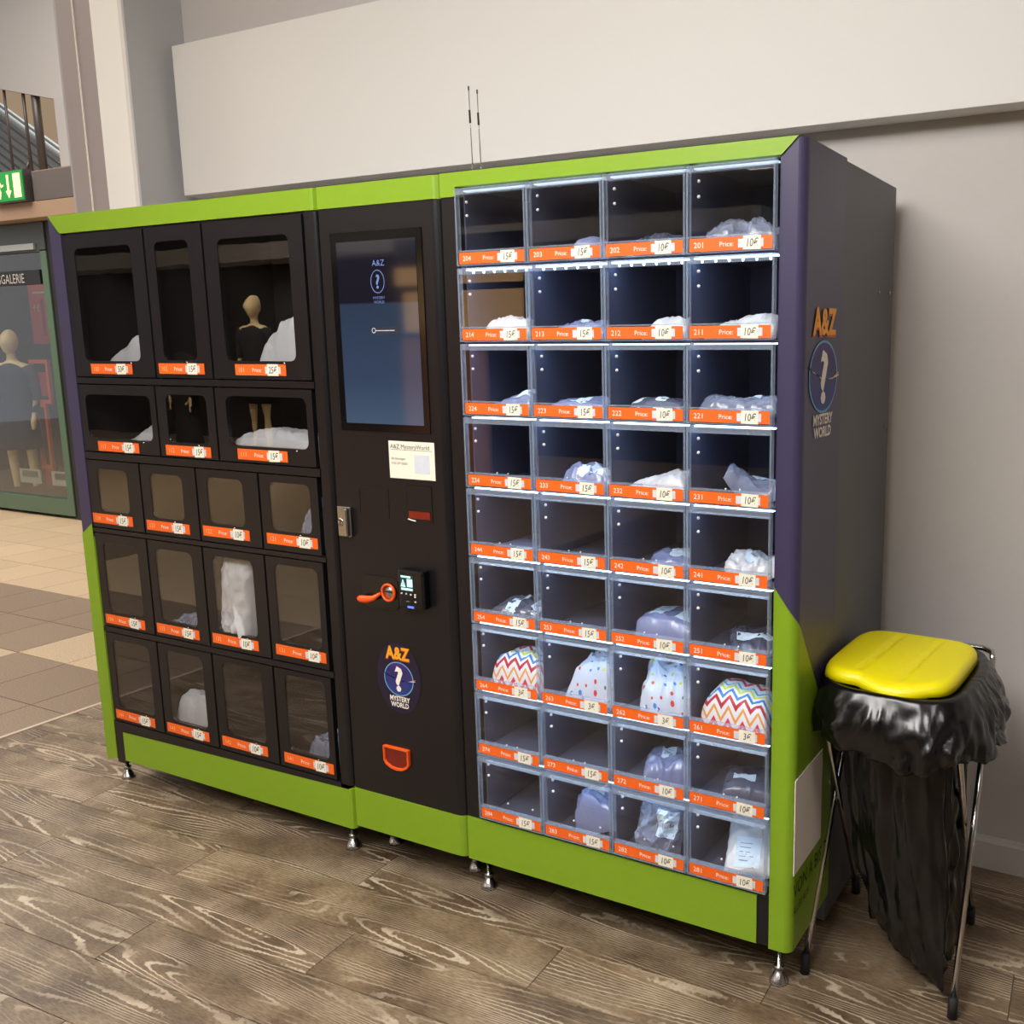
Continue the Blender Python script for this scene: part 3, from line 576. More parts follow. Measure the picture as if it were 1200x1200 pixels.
for x, y_ in ((-.872, .06), (.012, .045), (-.83, .68), (.0, .68)): foot(rt, x, y_, .12)
# ------------------------------------------------------------------ antennas on the roof
for x, y_, zt, bl, lb in ((-1.02, .30, 2.237, 1.952, 'left of the two thin whip antennas standing on the machine roof'), (-.995, .305, 2.226, 1.952, 'right of the two thin whip antennas standing on the machine roof')):
    a = thing('whip_antenna', (x, y_, bl), lb, 'antenna')
    part(MB().lathe([(.012, 0), (.012, .008), (.005, .01), (.005, .03)], 'rubber', (x, y_, bl), 12).build('base'), a)
    cp = [(x + .0045 * math.cos(q * .8), y_ + .0045 * math.sin(q * .8), bl + .03 + q * .0012) for q in range(44)]
    part(MB().tube(cp, .0009, 'steel', 5).build('spring'), a)
    k = zt - bl
    part(MB().tube([(x, y_, bl + .08), (x - .004, y_, zt)], .0013, 'steel', 6).build('rod'), a)
    part(MB().tube([(x - .0025, y_, bl + k * .66), (x - .0035, y_, bl + k * .78)], .003, 'rubber', 8).tube([(x - .004, y_, zt - .01), (x - .004, y_, zt)], .0022, 'rubber', 8).build('loading_coil'), a)
# ------------------------------------------------------------------ PARCELS
def parcel(lab, cat, x, y, z, w_, d_, h_, rz=0, tx_=0, ty_=0, mt_='slate', labels=(), seed=0, crump=.30, flat=.32, slope=0, n=(44, 26), curl=0, name='mailing_bag', group=None, lift=None):
    rnd = random.Random(seed); off = Vector((rnd.uniform(0, 50), rnd.uniform(0, 50), 3))
    def top(u, v):      # u,v in 0..1
        e = (1 - abs(2 * u - 1) ** 3.6) * (1 - abs(2 * v - 1) ** 3.6); e = max(0, e) ** flat
        s = noise.noise(Vector((u * 2.2, v * 1.6, 0)) + off); wz = noise.noise(Vector((u * 3, v * 3, 7)) + off) * .35
        d, _ = noise.voronoi(Vector((u * w_ / .045 + wz, v * d_ / .05 + wz, 2)) + off); cr = max(0, 1 - (d[1] - d[0]) * 2.6)
        d2, _ = noise.voronoi(Vector((u * w_ / .022 + wz, v * d_ / .03, 8)) + off); cr2 = max(0, 1 - (d2[1] - d2[0]) * 2.2)
        amp = min(.016, h_ * .5) * min(2.2, crump * 3.2)
        hgt = h_ * e * (1 + slope * (2 * u - 1)) * (1 + .8 * crump * s) + amp * (.55 * cr + .22 * cr2 - .25) * (.25 + e)
        return max(hgt, .001) + curl * (abs(2 * u - 1) ** 2.5) * h_
    def pos(u, v, z_, k=0):
        ex = 1 - .06 * crump * 4 * abs(noise.noise(Vector((u * 5, v * 5, 20)) + off))
        return Vector(((u - .5) * w_ * ex, (v - .5) * d_ * ex, z_))
    nx, ny = n; vs = []; fs = []; uvs = []
    for j in range(ny + 1):
        for i in range(nx + 1):
            u, v = i / nx, j / ny; vs.append(pos(u, v, top(u, v))); uvs.append((u * w_ * 1.1, v * d_ * 1.1 + top(u, v) * .6))
    o2 = len(vs)
    for j in range(ny + 1):
        for i in range(nx + 1):
            u, v = i / nx, j / ny; e = top(u, v); vs.append(pos(u, v, (0 if curl == 0 else curl * (abs(2 * u - 1) ** 2.5) * h_) - .0008)); uvs.append((u * w_, v * d_))
    st = nx + 1
    for j in range(ny):
        for i in range(nx):
            a = j * st + i; fs.append((a, a + 1, a + st + 1, a + st)); fs.append((o2 + a, o2 + a + st, o2 + a + st + 1, o2 + a + 1))
    for i in range(nx): fs.append((i, o2 + i, o2 + i + 1, i + 1)); a = ny * st + i; fs.append((a, a + 1, o2 + a + 1, o2 + a))
    for j in range(ny): a = j * st; fs.append((a, a + st, o2 + a + st, o2 + a)); a += nx; fs.append((a, o2 + a, o2 + a + st, a + st))
    me = bpy.data.meshes.new(name); me.from_pydata([tuple(v) for v in vs], [], fs); me.materials.append(M[mt_])
    ul = me.uv_layers.new(name='UVMap')
    for lp in me.loops: ul.data[lp.index].uv = uvs[lp.vertex_index]
    for p in me.polygons: p.use_smooth = True
    o = bpy.data.objects.new(name, me); COL.objects.link(o)
    o.rotation_euler = (tx_, ty_, rz)
    R3 = o.rotation_euler.to_matrix(); mn = min((R3 @ v).z for v in vs)
    o.location = (x, y, z - mn + .0005)
    tag(o, lab, cat, group)
    for (u0, v0, u1, v1, prt) in labels:
        q = MB(); k = 6; vv = []; ff = []
        for j in range(k + 1):
            for i in range(k + 1):
                u = u0 + (u1 - u0) * i / k; v = v0 + (v1 - v0) * j / k; vv.append(pos(u, v, top(u, v) + .0016))
        for j in range(k):
            for i in range(k): a = j * (k + 1) + i; ff.append((a, a + 1, a + k + 2, a + k + 1))
        q.add(vv, ff, 'lab')
        if prt:
            for t in range(5):
                va = v0 + (v1 - v0) * (.2 + .14 * t); ub = u0 + (u1 - u0) * (.15); uc = u0 + (u1 - u0) * rnd.uniform(.5, .85)
                q.add([pos(ub, va, top(ub, va) + .0026), pos(uc, va, top(uc, va) + .0026), pos(uc, va + .012, top(uc, va + .012) + .0026), pos(ub, va + .012, top(ub, va + .012) + .0026)], [(0, 1, 2, 3)], 'blueink')
        lo = q.build('address_label', o)
    return o
def cell(r, c): return (XS[c] + XS[c + 1]) / 2, ZS[r + 1] + .0035
def pc(r, c, lab, dx, y, *a, **k):
    x, z = cell(r, c); return parcel(lab, k.pop('cat', 'parcel'), x + dx, y, z, *a, **k)
pc(0, 3, 'crinkled clear bag lying behind the flap marked 201', 0, .085, .185, .12, .054, mt_='clearb', seed=1, crump=.6)
pc(0, 2, 'flat pale bag resting behind the flap marked 202', -.005, .12, .17, .16, .046, mt_='darkbag', seed=2, crump=.3)
pc(0, 1, 'small pale bag whose top shows behind the flap marked 203', .04, .07, .11, .08, .048, mt_='slate', seed=3)
pc(1, 0, 'silvery crumpled bag behind the flap marked 214', .005, .08, .17, .12, .042, mt_='white', seed=4, crump=.6, slope=.2)
pc(1, 1, 'thin pale bag low behind the flap marked 213', .02, .08, .16, .12, .040, mt_='slate', seed=5, labels=[(.3, .2, .6, .8, 0)])
pc(1, 2, 'small white topped bag behind the flap marked 212', .035, .07, .12, .10, .042, mt_='white', seed=6, slope=.3)
pc(1, 3, 'flat white bag filling the shelf behind the flap marked 211', .01, .09, .17, .14, .040, mt_='white', seed=7, slope=.35)
pc(2, 0, 'wedge shaped bag rising to the right behind the flap marked 224', -.005, .085, .17, .13, .035, slope=.9, mt_='slate', seed=8, labels=[(.55, .1, .95, .9, 0)])
pc(2, 1, 'low blue-grey bag with a pale patch behind the flap marked 223', 0, .08, .17, .12, .035, mt_='slate', seed=9, labels=[(.35, .1, .65, .9, 0)])
pc(2, 2, 'dark rolled bag with two white bands behind the flap marked 222', 0, .08, .165, .085, .045, rz=-.1, mt_='darkbag', seed=10, flat=.35, labels=[(.03, .02, .25, .98, 0), (.48, .02, .66, .98, 0)], crump=.12)
pc(2, 3, 'long clear bag with a torn right end behind the flap marked 221', 0, .085, .188, .11, .045, mt_='clearb', seed=11, labels=[(.3, .45, .7, .8, 0)], curl=.5)
pc(3, 1, 'crinkled silver bag at the right behind the flap marked 233', .02, .08, .15, .11, .040, mt_='slate', seed=12, crump=.6, labels=[(.3, .1, .9, .6, 0)])
pc(3, 2, 'pointed white bag behind the flap marked 232', 0, .08, .17, .12, .040, mt_='white', seed=13, slope=.5, labels=[])
pc(3, 3, 'bent clear bag with a white label behind the flap marked 231', .015, .10, .15, .12, .040, mt_='clearb', rz=.3, ty_=.25, seed=14, labels=[(.4, .4, .85, .7, 1)], curl=.9)
pc(4, 0, 'flat dark envelope with two white labels behind the flap marked 244', 0, .11, .19, .19, .008, mt_='slate', seed=15, crump=.1, labels=[(.42, .12, .68, .35, 1), (.66, .45, .98, .8, 0)], flat=.2, rz=.0)
pc(4, 2, 'small tilted bag with a printed label behind the flap marked 242', .02, .11, .13, .11, .022, rz=.3, tx_=.12, mt_='slate', seed=16, labels=[(.4, .25, .9, .85, 1)])
pc(4, 3, 'crumpled bag covered by a printed label behind the flap marked 241', .02, .10, .13, .11, .035, rz=.2, mt_='white', seed=17, crump=.6, labels=[(.35, .15, .95, .85, 1)], curl=.3)
pc(5, 0, 'grey bag crossed by white strips behind the flap marked 254', .005, .09, .17, .14, .040, rz=.15, mt_='darkbag', seed=18, labels=[(.28, .05, .45, .95, 0), (.68, .05, .85, .95, 0)])
pc(5, 2, 'thick box wrapped in a grey bag with two labels behind the flap marked 252', .018, .11, .155, .15, .062, mt_='slate', seed=19, flat=.12, crump=.10, labels=[(.15, .2, .4, .85, 1), (.62, .15, .9, .8, 1)])
pc(5, 3, 'thin envelope slanting forward behind the flap marked 251', .018, .11, .12, .15, .02, rz=.4, tx_=.12, mt_='darkbag', seed=20, labels=[(.15, .3, .9, .55, 0)], crump=.4)
pc(6, 0, 'zigzag patterned gift parcel behind the flap marked 264', .0, .09, .175, .115, .09, mt_='zig', seed=21, crump=.22, flat=.40, name='gift_parcel', cat='gift')
pc(6, 1, 'dotted pale blue gift parcel slumped like a tent behind the flap marked 263', .02, .085, .155, .11, .115, mt_='dot', seed=22, crump=.30, flat=.5, slope=.35, name='gift_parcel', cat='gift')
pc(6, 2, 'dotted gift parcel with a folded corner behind the flap marked 262', .02, .09, .15, .12, .10, rz=.15, mt_='dot', seed=23, crump=.55, flat=.5, name='gift_parcel', cat='gift', ty_=-.1)
pc(6, 3, 'large red zigzag gift parcel behind the flap marked 261', .0, .085, .175, .12, .095, mt_='zig', seed=25, crump=.18, flat=.33, name='gift_parcel', cat='gift', rz=-.05)
pc(7, 2, 'plump blue bag with a white label behind the flap marked 272', .010, .10, .14, .13, .055, rz=.35, mt_='slate', seed=26, labels=[(.32, .35, .58, .75, 1), (.7, .5, .95, .9, 1)])
pc(7, 3, 'dark boxy bag with a slim label behind the flap marked 271', .015, .10, .13, .14, .045, rz=.28, mt_='darkbag', seed=27, flat=.2, crump=.15, labels=[(.2, .3, .62, .5, 0)])
pc(8, 1, 'shiny blue bag leaning to the right behind the flap marked 283', .030, .075, .12, .11, .09, rz=.2, ty_=-.3, mt_='slate', seed=28, labels=[(.42, .4, .75, .8, 1)], crump=.35)
pc(8, 2, 'upright crinkled clear bag behind the flap marked 282', -.0, .07, .12, .12, .05, tx_=1.15, mt_='clearb', seed=29, crump=.8, labels=[(.55, .35, .95, .9, 0)])
pc(8, 3, 'pale envelope propped up at the right behind the flap marked 281', .026, .095, .125, .15, .012, rz=.22, tx_=.72, mt_='white', seed=30, labels=[(.2, .1, .7, .6, 1)])
def pl2(lab, x, y, z, *a, **k): return parcel(lab, 'parcel', x, y, z, *a, **k)
pl2('white crumpled bag in the locker marked 103', -2.235, .075, 1.437, .22, .10, .095, mt_='white', seed=41, slope=.45)
pl2('big white bag in the locker marked 101', -1.52, .08, 1.437, .22, .10, .165, mt_='white', seed=42, slope=.12)
pl2('white bag folded to a wedge in the locker marked 113', -2.190, .075, 1.1915, .25, .10, .075, mt_='white', seed=43, slope=.8, crump=.15)
pl2('long flat white bag in the locker marked 111', -1.60, .075, 1.1915, .37, .10, .085, mt_='white', seed=44, flat=.35, slope=.12)
pl2('small clear crinkled bag in the locker marked 121', -1.46, .06, .933, .11, .08, .12, mt_='clearb', seed=45, crump=.7, slope=.4)
pl2('tall white bag standing in the locker marked 132', -1.795, .055, .587, .14, .30, .05, tx_=1.50, mt_='white', seed=46, crump=.25)
pl2('small clear bag low in the locker marked 133', -2.07, .08, .587, .20, .11, .055, mt_='clearb', seed=47, crump=.5, slope=.3)
pl2('crumpled white bag in the locker marked 143', -2.055, .075, .241, .19, .10, .135, mt_='white', seed=48, crump=.35, flat=.35)
pl2('small grey bag at the right in the locker marked 141', -1.47, .075, .241, .13, .10, .10, mt_='clearb', seed=49, crump=.5)
# ------------------------------------------------------------------ WASTE BAG STAND
ws = thing('waste_bag_stand', (.225, .3, 0), 'chrome folding waste stand with yellow lid and black bin liner beside the machines', 'waste bin')
W = lambda mb, name, bevel=0: part(mb.build(name, bevel=bevel), ws)
zt = .735
for (xa, ya, xb, yb) in ((.058, .105, .066, .52), (.412, .105, .402, .52)):
    W(MB().tube([(xa, ya, .035), ((xa + xb) / 2, (ya + yb) / 2, .385), (xb, yb, zt)], .0075, 'chrome', 12), 'leg')
for (xa, ya, xb, yb) in ((.072, .505, .078, .118), (.385, .503, .388, .118)):
    W(MB().tube([(xa, ya, .035), ((xa + xb) / 2, (ya + yb) / 2 - .004, .375), (xb, yb, zt - .03)], .0075, 'chrome', 12), 'leg')
for x, y_ in ((.058, .103), (.412, .103), (.072, .507), (.385, .505)):
    W(MB().tube([(x, y_, 0.0), (x, y_ + (.005 if y_ < .3 else -.005), .05)], .0115, 'rubber', 12), 'rubber_cap')
W(MB().tube([(.066, .52, zt), (.075, .548, zt + .01), (.10, .56, zt + .014), (.37, .56, zt + .014), (.395, .548, zt + .01), (.402, .52, zt)], .0075, 'chrome', 10), 'rim')
W(MB().tube([(.080, .118, zt - .03), (.10, .122, zt - .03), (.37, .122, zt - .03), (.386, .118, zt - .03)], .0045, 'chrome', 10), 'rim')
def superr(a, rx, ry, p=4.0):
    c, s_ = math.cos(a), math.sin(a); r = (abs(c / rx) ** p + abs(s_ / ry) ** p) ** (-1 / p); return r * c, r * s_
# bag body
nb, nr = 160, 54; vs = []; fs = []
for j in range(nr + 1):
    t = j / nr; z = .74 - t * .705
    for k in range(nb):
        a = 2 * PI * k / nb
        x, y_ = superr(a, .150, .205); x += .235; y_ += .31
        # lower shape : triangle like, front corner at the right
        bx, by = superr(a, .10, .13, 2.6); bx += .275; by += .32
        if math.cos(a + .75) > 0: q = max(0, math.cos(a + .75)) ** 4; bx += .085 * q; by -= .10 * q
        s2 = t ** 1.6; x = x * (1 - s2) + bx * s2; y_ = y_ * (1 - s2) + by * s2
        f = noise.noise(Vector((math.cos(a) * 3.2, math.sin(a) * 3.2, t * .8 + 4))) * .020 - abs(noise.noise(Vector((math.cos(a) * 8, math.sin(a) * 8, t * 1.3)))) * .034 * (1 - .5 * t) + abs(noise.noise(Vector((math.cos(a) * 4 + t * 3, math.sin(a) * 4, t * 6)))) * .026 * t + noise.noise(Vector((math.cos(a) * 14, math.sin(a) * 14, t * 9))) * .006
        x = min(max(x, .082 if t > .15 else .068), .386); y_ = max(y_, .118); f -= .012
        d = Vector((math.cos(a), math.sin(a), 0)); x += d.x * f; y_ += d.y * f
        zz = z
        if t > .8: zz = z + (t - .8) * .30 * max(0, .5 - .5 * math.cos(a + .75 + PI)) * 0
        # rear-left of the hem sits higher than the front-right tip
        zz += max(0, (t - .55) / .45) * .07 * (1 - max(0, math.cos(a + .75)))
        vs.append((min(max(x, .066), .392), max(y_, .112), zz))
    if j < nr:
        for k in range(nb): a0 = j * nb + k; b0 = j * nb + (k + 1) % nb; fs.append((a0, a0 + nb, b0 + nb, b0))
fs.append(tuple(nr * nb + k for k in range(nb))[::-1])
W(MB().add(vs, fs, 'bin', smooth=True), 'bin_liner')
# folded collar
vs = []; fs = []; nc = 22; nk = 200
for j in range(nc + 1):
    t = j / nc
    for k in range(nk):
        a = 2 * PI * k / nk; x, y_ = superr(a, .143, .197)
        nz = noise.noise(Vector((math.cos(a) * 2.4, math.sin(a) * 2.4, 7))); nf = noise.noise(Vector((math.cos(a) * 5 + t, math.sin(a) * 5 - t, t * 1.6))); nw = noise.noise(Vector((math.cos(a) * 11 + 2 * t, math.sin(a) * 11, t * 2.5)))
        out = (.026 if t > .01 else -.01) + .040 * math.sin(min(1, t * 1.15) * PI * .62) * (.95 + .35 * nz) + .014 * (abs(nf) * 2 - .4) * t + .007 * (abs(nw) * 2 - .4) * min(1, 3 * t)
        if math.cos(a) > .3: out += .022 * t
        l = math.hypot(x, y_); x += x / l * out; y_ += y_ / l * out
        hh = .122 + .040 * nz + .006 * nf + .025 * max(0, math.cos(a - 5.2))
        z = (.764 if t > .01 else .752) - t * hh + (.012 * nf + .006 * nw) * t
        vs.append((max(x + .235, .064), y_ + .31, z))
    if j < nc:
        for k in range(nk): a0 = j * nk + k; b0 = j * nk + (k + 1) % nk; fs.append((a0, a0 + nk, b0 + nk, b0))
cb = W(MB().add(vs, fs, 'bin', smooth=True), 'liner_collar')
cb.modifiers.new('thick', 'SOLIDIFY').thickness = .0015
# lid
G = 56
def lid_prof(q):
    if q < .86: return .026
    t = (q - .86) / .14; return -.004 + .030 * math.sqrt(max(0, 1 - t ** 2.4))
vs = []; fs = []
for j in range(G + 1):
    for i in range(G + 1):
        u = -1 + 2 * i / G; v = -1 + 2 * j / G
        u = math.copysign(1 - (1 - abs(u)) ** 1.25, u); v = math.copysign(1 - (1 - abs(v)) ** 1.25, v)
        q = max(abs(u), abs(v)); a = math.atan2(v, u); x, y_ = superr(a, .156, .190, 5.0); x *= q; y_ *= q
        h = lid_prof(q)
        fade = max(0, min(1, (.86 - q) / .10))
        for gx in (-.052, .050): h -= fade * .0075 * math.exp(-((x - gx - .04 * y_) / .0075) ** 2) * (1 if x < gx + .04 * y_ else .75)
        tab = max(0, 1 - ((x - .03) / .085) ** 2) * max(0, (-v - .55) / .45) if v < 0 else 0
        y_ -= .022 * tab ** 1.5; h -= .010 * tab * (1 if q > .8 else q)
        vs.append((x, y_, h))
for j in range(G):
    for i in range(G): a0 = j * (G + 1) + i; fs.append((a0, a0 + 1, a0 + G + 2, a0 + G + 1))
lid = W(MB().add(vs, fs, 'yellow', smooth=True), 'lid')
so_ = lid.modifiers.new('thick', 'SOLIDIFY'); so_.thickness = .003
lid.data.transform(Matrix.Translation((.222, .308, .760)) @ Matrix.Rotation(-.045, 4, 'Z'))
W(MB().tube([(.11, .50, .757), (.11, .545, .745)], .007, 'yellow').tube([(.33, .50, .757), (.33, .545, .745)], .007, 'yellow'), 'hinge')
# ------------------------------------------------------------------ MALL BEYOND
def mannequin(label, x, y, z, rz, cloth, h=1.75, arms=True, plinth=False, sc_=1):
    t = thing('mannequin', (x, y, z), label, 'mannequin')
    t.rotation_euler = (0, 0, rz)
    t.scale = (sc_, sc_, sc_)
    J = [((0, 0, .93), .14, .095), ((0, 0, 1.10), .115, .085), ((0, 0, 1.30), .15, .095), ((0, 0, 1.41), .10, .07), ((0, 0, 1.46), .048, .048), ((0, -.004, 1.52), .044, .046), ((0, -.008, 1.58), .040, .042)]
    E = [(i, i + 1) for i in range(6)]; V = [j[0] for j in J]; Rr_ = [(a, b) for _, a, b in J]
    def chain(root, pts):
        p = root
        for q, r in pts: V.append(q); Rr_.append((r, r)); E.append((p, len(V) - 1)); p = len(V) - 1
    for s_ in (-1, 1):
        chain(3, [((s_ * .17, 0, 1.38), .05), ((s_ * .21, .01, 1.12), .036), ((s_ * .20, -.06, .90), .024), ((s_ * .195, -.075, .83), .030), ((s_ * .19, -.08, .75), .016)])
        chain(0, [((s_ * .09, 0, .84), .085), ((s_ * .10, -.01, .50), .052), ((s_ * .10, .01, .12), .034), ((s_ * .10, .0, .04), .032), ((s_ * .11, -.12, .025), .025)])
    me = bpy.data.meshes.new('body'); me.from_pydata(V, E, []); o = bpy.data.objects.new('body', me); COL.objects.link(o); o.parent = t
    sk = o.modifiers.new('skin', 'SKIN'); 
    for i, r in enumerate(Rr_): me.skin_vertices[0].data[i].radius = r
    me.skin_vertices[0].data[0].use_root = True
    o.modifiers.new('sub', 'SUBSURF').levels = 2
    bpy.context.view_layer.update()
    m2 = bpy.data.meshes.new_from_object(o.evaluated_get(bpy.context.evaluated_depsgraph_get())); o.modifiers.clear(); o.data = m2; me = m2
    me.materials.clear(); me.materials.append(M['skin'])
    for p in me.polygons: p.use_smooth = True; p.material_index = 0
    hd_ = MB(); vs = []; fs = []; n = 28
    for q in range(19):
        ph = PI * q / 18; zz = -math.cos(ph); rr = max(.002, math.sin(ph)) * (1 - .14 * max(0, -zz)); 
        for k in range(n):
            t_ = 2 * PI * k / n; nose = .014 * math.exp(-((t_ - 1.5 * PI) / .22) ** 2) * math.exp(-((zz + .12) / .22) ** 2)
            vs.append((.078 * rr * math.cos(t_), (.100 * rr + nose) * math.sin(t_) - .012 + .014 * zz, 1.655 + .128 * zz))
    fs = [(q * n + k, q * n + (k + 1) % n, (q + 1) * n + (k + 1) % n, (q + 1) * n + k) for q in range(18) for k in range(n)]
    hd_.add(vs, fs, 'skin', smooth=True).build('head', t)
    c = MB(); prof = [(1.44, .075, .065), (1.41, .14, .10), (1.34, .185, .118), (1.22, .165, .115), (1.08, .145, .108), (.95, .175, .125), (.75, .20, .15), (.55, .21, .17)]
    vs = []; n = 28
    for zz, a, b in prof:
        for k in range(n): q = 2 * PI * k / n; f = 1 + (.05 * math.cos(7 * q) if zz < .9 else 0); vs.append((a * f * math.cos(q), b * f * math.sin(q), zz))
    fs = [(j * n + k, (j + 1) * n + k, (j + 1) * n + (k + 1) % n, j * n + (k + 1) % n) for j in range(len(prof) - 1) for k in range(n)]
    d = c.add(vs, fs, cloth, smooth=True).build('dress', t); sl = d.modifiers.new('s', 'SOLIDIFY'); sl.thickness = .006
    for s_ in (-1, 1):
        MB().tube([(s_ * .14, 0, 1.40), (s_ * .19, .003, 1.30), (s_ * .213, .01, 1.12), (s_ * .205, -.05, .93)], [.065, .06, .048, .04], cloth, 12).build('sleeve', t)
    if plinth: MB().lathe([(.26, -.30), (.26, 0), (.001, 0.0)], 'skirt', n=24).build('plinth', t)
    return t
case = thing('shop_window_case', (-8.7, 3.5, 0), 'dark green framed shop display case at the far left across the tiled floor', 'display case')
K = lambda mb, name, bevel=0: part(mb.build(name, bevel=bevel), case)
K(MB().box((-10.6, 3.15, .03), (-7.83, 3.24, .17), 'dgreen'), 'base_rail'); K(MB().box((-7.83, 3.15, .03), (-7.745, 3.24, 2.34), 'dgreen'), 'side_rail')
K(MB().box((-10.6, 3.15, 2.33), (-7.745, 3.24, 2.57), 'dgreen2'), 'header'); K(MB().box((-10.6, 3.13, 2.345), (-7.88, 3.149, 2.395), 'stair'), 'light_bar')
K(MB().box((-7.744, 3.16, .0), (-7.66, 5.0, 2.57), 'caseb'), 'side_wall'); K(MB().box((-10.6, 4.6, 0), (-7.745, 4.7, 2.57), 'casein'), 'case_back'); K(MB().box((-10.6, 3.24, 2.5), (-7.745, 4.6, 2.57), 'caseb'), 'case_roof'); K(MB().box((-10.6, 3.24, .1), (-7.745, 4.6, .17), 'casein'), 'case_floor'); K(MB().box((-10.7, 3.15, 0), (-10.6, 4.7, 2.57), 'caseb'), 'far_side')
K(MB().box((-10.6, 3.19, .17), (-7.83, 3.2, 2.33), 'casegl'), 'case_glass')
K(MB().box((-10.6, 3.17, 2.06), (-7.90, 3.188, 2.18), 'caseb').text('SGALERIE', 'soffit', -8.52, 2.075, .115, 3.166, sx=.82), 'case_sign')
M['caselamp'] = emis('case_lamp', (255, 226, 180), 10)
for x in (-9.6, -8.6): K(MB().box((x - .3, 3.45, 2.46), (x + .3, 3.55, 2.5), 'caselamp'), 'case_lamp')
mannequin('bald cream mannequin in a navy dress inside the display case', -9.09, 3.52, .17 - .14, .5, 'navyc', sc_=.93)
mannequin('second cream mannequin further back in the display case, dark dress', -8.95, 4.2, .10, .3, 'orfr')
po = thing('red_poster', (-8.85, 3.7, 1.6), 'red poster with pale figures hanging in the display case', 'poster')
part(MB().box((-9.35, 3.9, 1.55), (-8.98, 3.91, 2.13), 'red').build('sheet'), po); part(MB().text('+6  6+', 'soffit', -9.30, 1.86, .13, 3.895).box((-9.27, 3.893, 2.04), (-9.05, 3.896, 2.06), 'soffit').build('lettering'), po)
rk = thing('display_rack', (-8.8, 3.75, .17), 'orange framed merchandise rack inside the display case', 'rack')
def fr4(x0, z0, x1, z1, y, t_, m): return MB().box((x0, y, z0), (x0 + t_, y + .03, z1), m).box((x1 - t_, y, z0), (x1, y + .03, z1), m).box((x0 + t_, y, z0), (x1 - t_, y + .03, z0 + t_), m).box((x0 + t_, y, z1 - t_), (x1 - t_, y + .03, z1), m)
part(fr4(-9.0, .98, -8.70, 1.40, 3.62, .035, 'orfr').box((-8.96, 3.64, 1.05), (-8.76, 3.65, 1.28), 'red').build('upper_frame'), rk); part(fr4(-8.98, .34, -8.80, .98, 3.62, .035, 'orfr').box((-8.98, 3.64, .17), (-8.80, 3.66, .34), 'red').build('lower_frame'), rk)
part(fr4(-8.86, 1.60, -8.74, 2.0, 3.70, .03, 'red').build('red_frame'), rk)
for x0, x1, nm in ((-8.72, -8.39, 'left of the two white notices low on the display case'), (-8.22, -7.96, 'right of the two white notices low on the display case')):
    t = thing('notice_card', (x0, 3.26, .3), nm, 'notice')
    part(MB().box((x0, 3.26, .27), (x1, 3.27, .40), 'soffit').build('card'), t); part(MB().box((x0 + .06, 3.252, .33), (x1 - .04, 3.259, .385), 'dgreen' if x0 < -8.5 else 'caseb').build('picture'), t)
# beam, box and exit sign above the case
tag(MB().box((-13, 3.0, 2.575), (-5.2, 3.6, 2.70), 'beam').build('trim_7'), kind='structure')
tag(MB().box((-13, 3.3, 2.70), (-5.2, 3.6, 2.98), 'boxg').build('trim_8'), kind='structure')
tag(MB().box((-7.56, 3.0, 2.705), (-7.0, 3.29, 2.93), 'boxg').build('beam_box'), 'dark grey box on the beam right of the exit sign', 'box')
ex = thing('exit_sign', (-7.8, 2.95, 2.7), 'lit green emergency exit sign with running figure and arrow on the beam', 'exit sign')
M['exg'] = emis('exit_green', (0, 118, 44), .7); M['exw'] = emis('exit_white', (250, 232, 170), .6)
part(MB().box((-8.07, 2.95, 2.705), (-7.60, 3.02, 2.955), 'railst').build('housing'), ex)
part(MB().box((-8.06, 2.944, 2.715), (-7.61, 2.9495, 2.945), 'exg').build('green_face'), ex)
sg = MB(); yy = 2.940
sg.add([(-7.735, yy, 2.735), (-7.635, yy, 2.735), (-7.635, yy, 2.925), (-7.735, yy, 2.925)], [(0, 1, 2, 3)], 'exw')
sg.add([(-7.825, yy, 2.79), (-7.795, yy, 2.79), (-7.795, yy, 2.92), (-7.825, yy, 2.92)], [(0, 1, 2, 3)], 'exw'); sg.add([(-7.85, yy, 2.795), (-7.81, yy, 2.735), (-7.77, yy, 2.795)], [(0, 1, 2)], 'exw')
disc(sg, -7.945, 2.915, .018, .018, yy, 'exw', 12)
for p in ([(-7.97, 2.89), (-7.92, 2.89), (-7.93, 2.82), (-7.975, 2.82)], [(-7.975, 2.83), (-7.935, 2.83), (-7.915, 2.79), (-7.93, 2.735), (-7.95, 2.735), (-7.945, 2.785)], [(-7.975, 2.83), (-7.955, 2.82), (-7.985, 2.775), (-8.035, 2.775), (-8.035, 2.79), (-7.995, 2.79)], [(-7.93, 2.885), (-7.90, 2.84), (-7.875, 2.85), (-7.875, 2.835), (-7.91, 2.822), (-7.935, 2.86)], [(-7.97, 2.89), (-8.01, 2.87), (-8.03, 2.825), (-8.015, 2.82), (-7.995, 2.855), (-7.97, 2.865)]):
    p = [(a, b) for a, b in p]; sg.add([(a, yy, b) for a, b in p], [tuple(range(len(p)))], 'exw')
tag(part(sg.build('pictogram'), ex), kind='stuff')
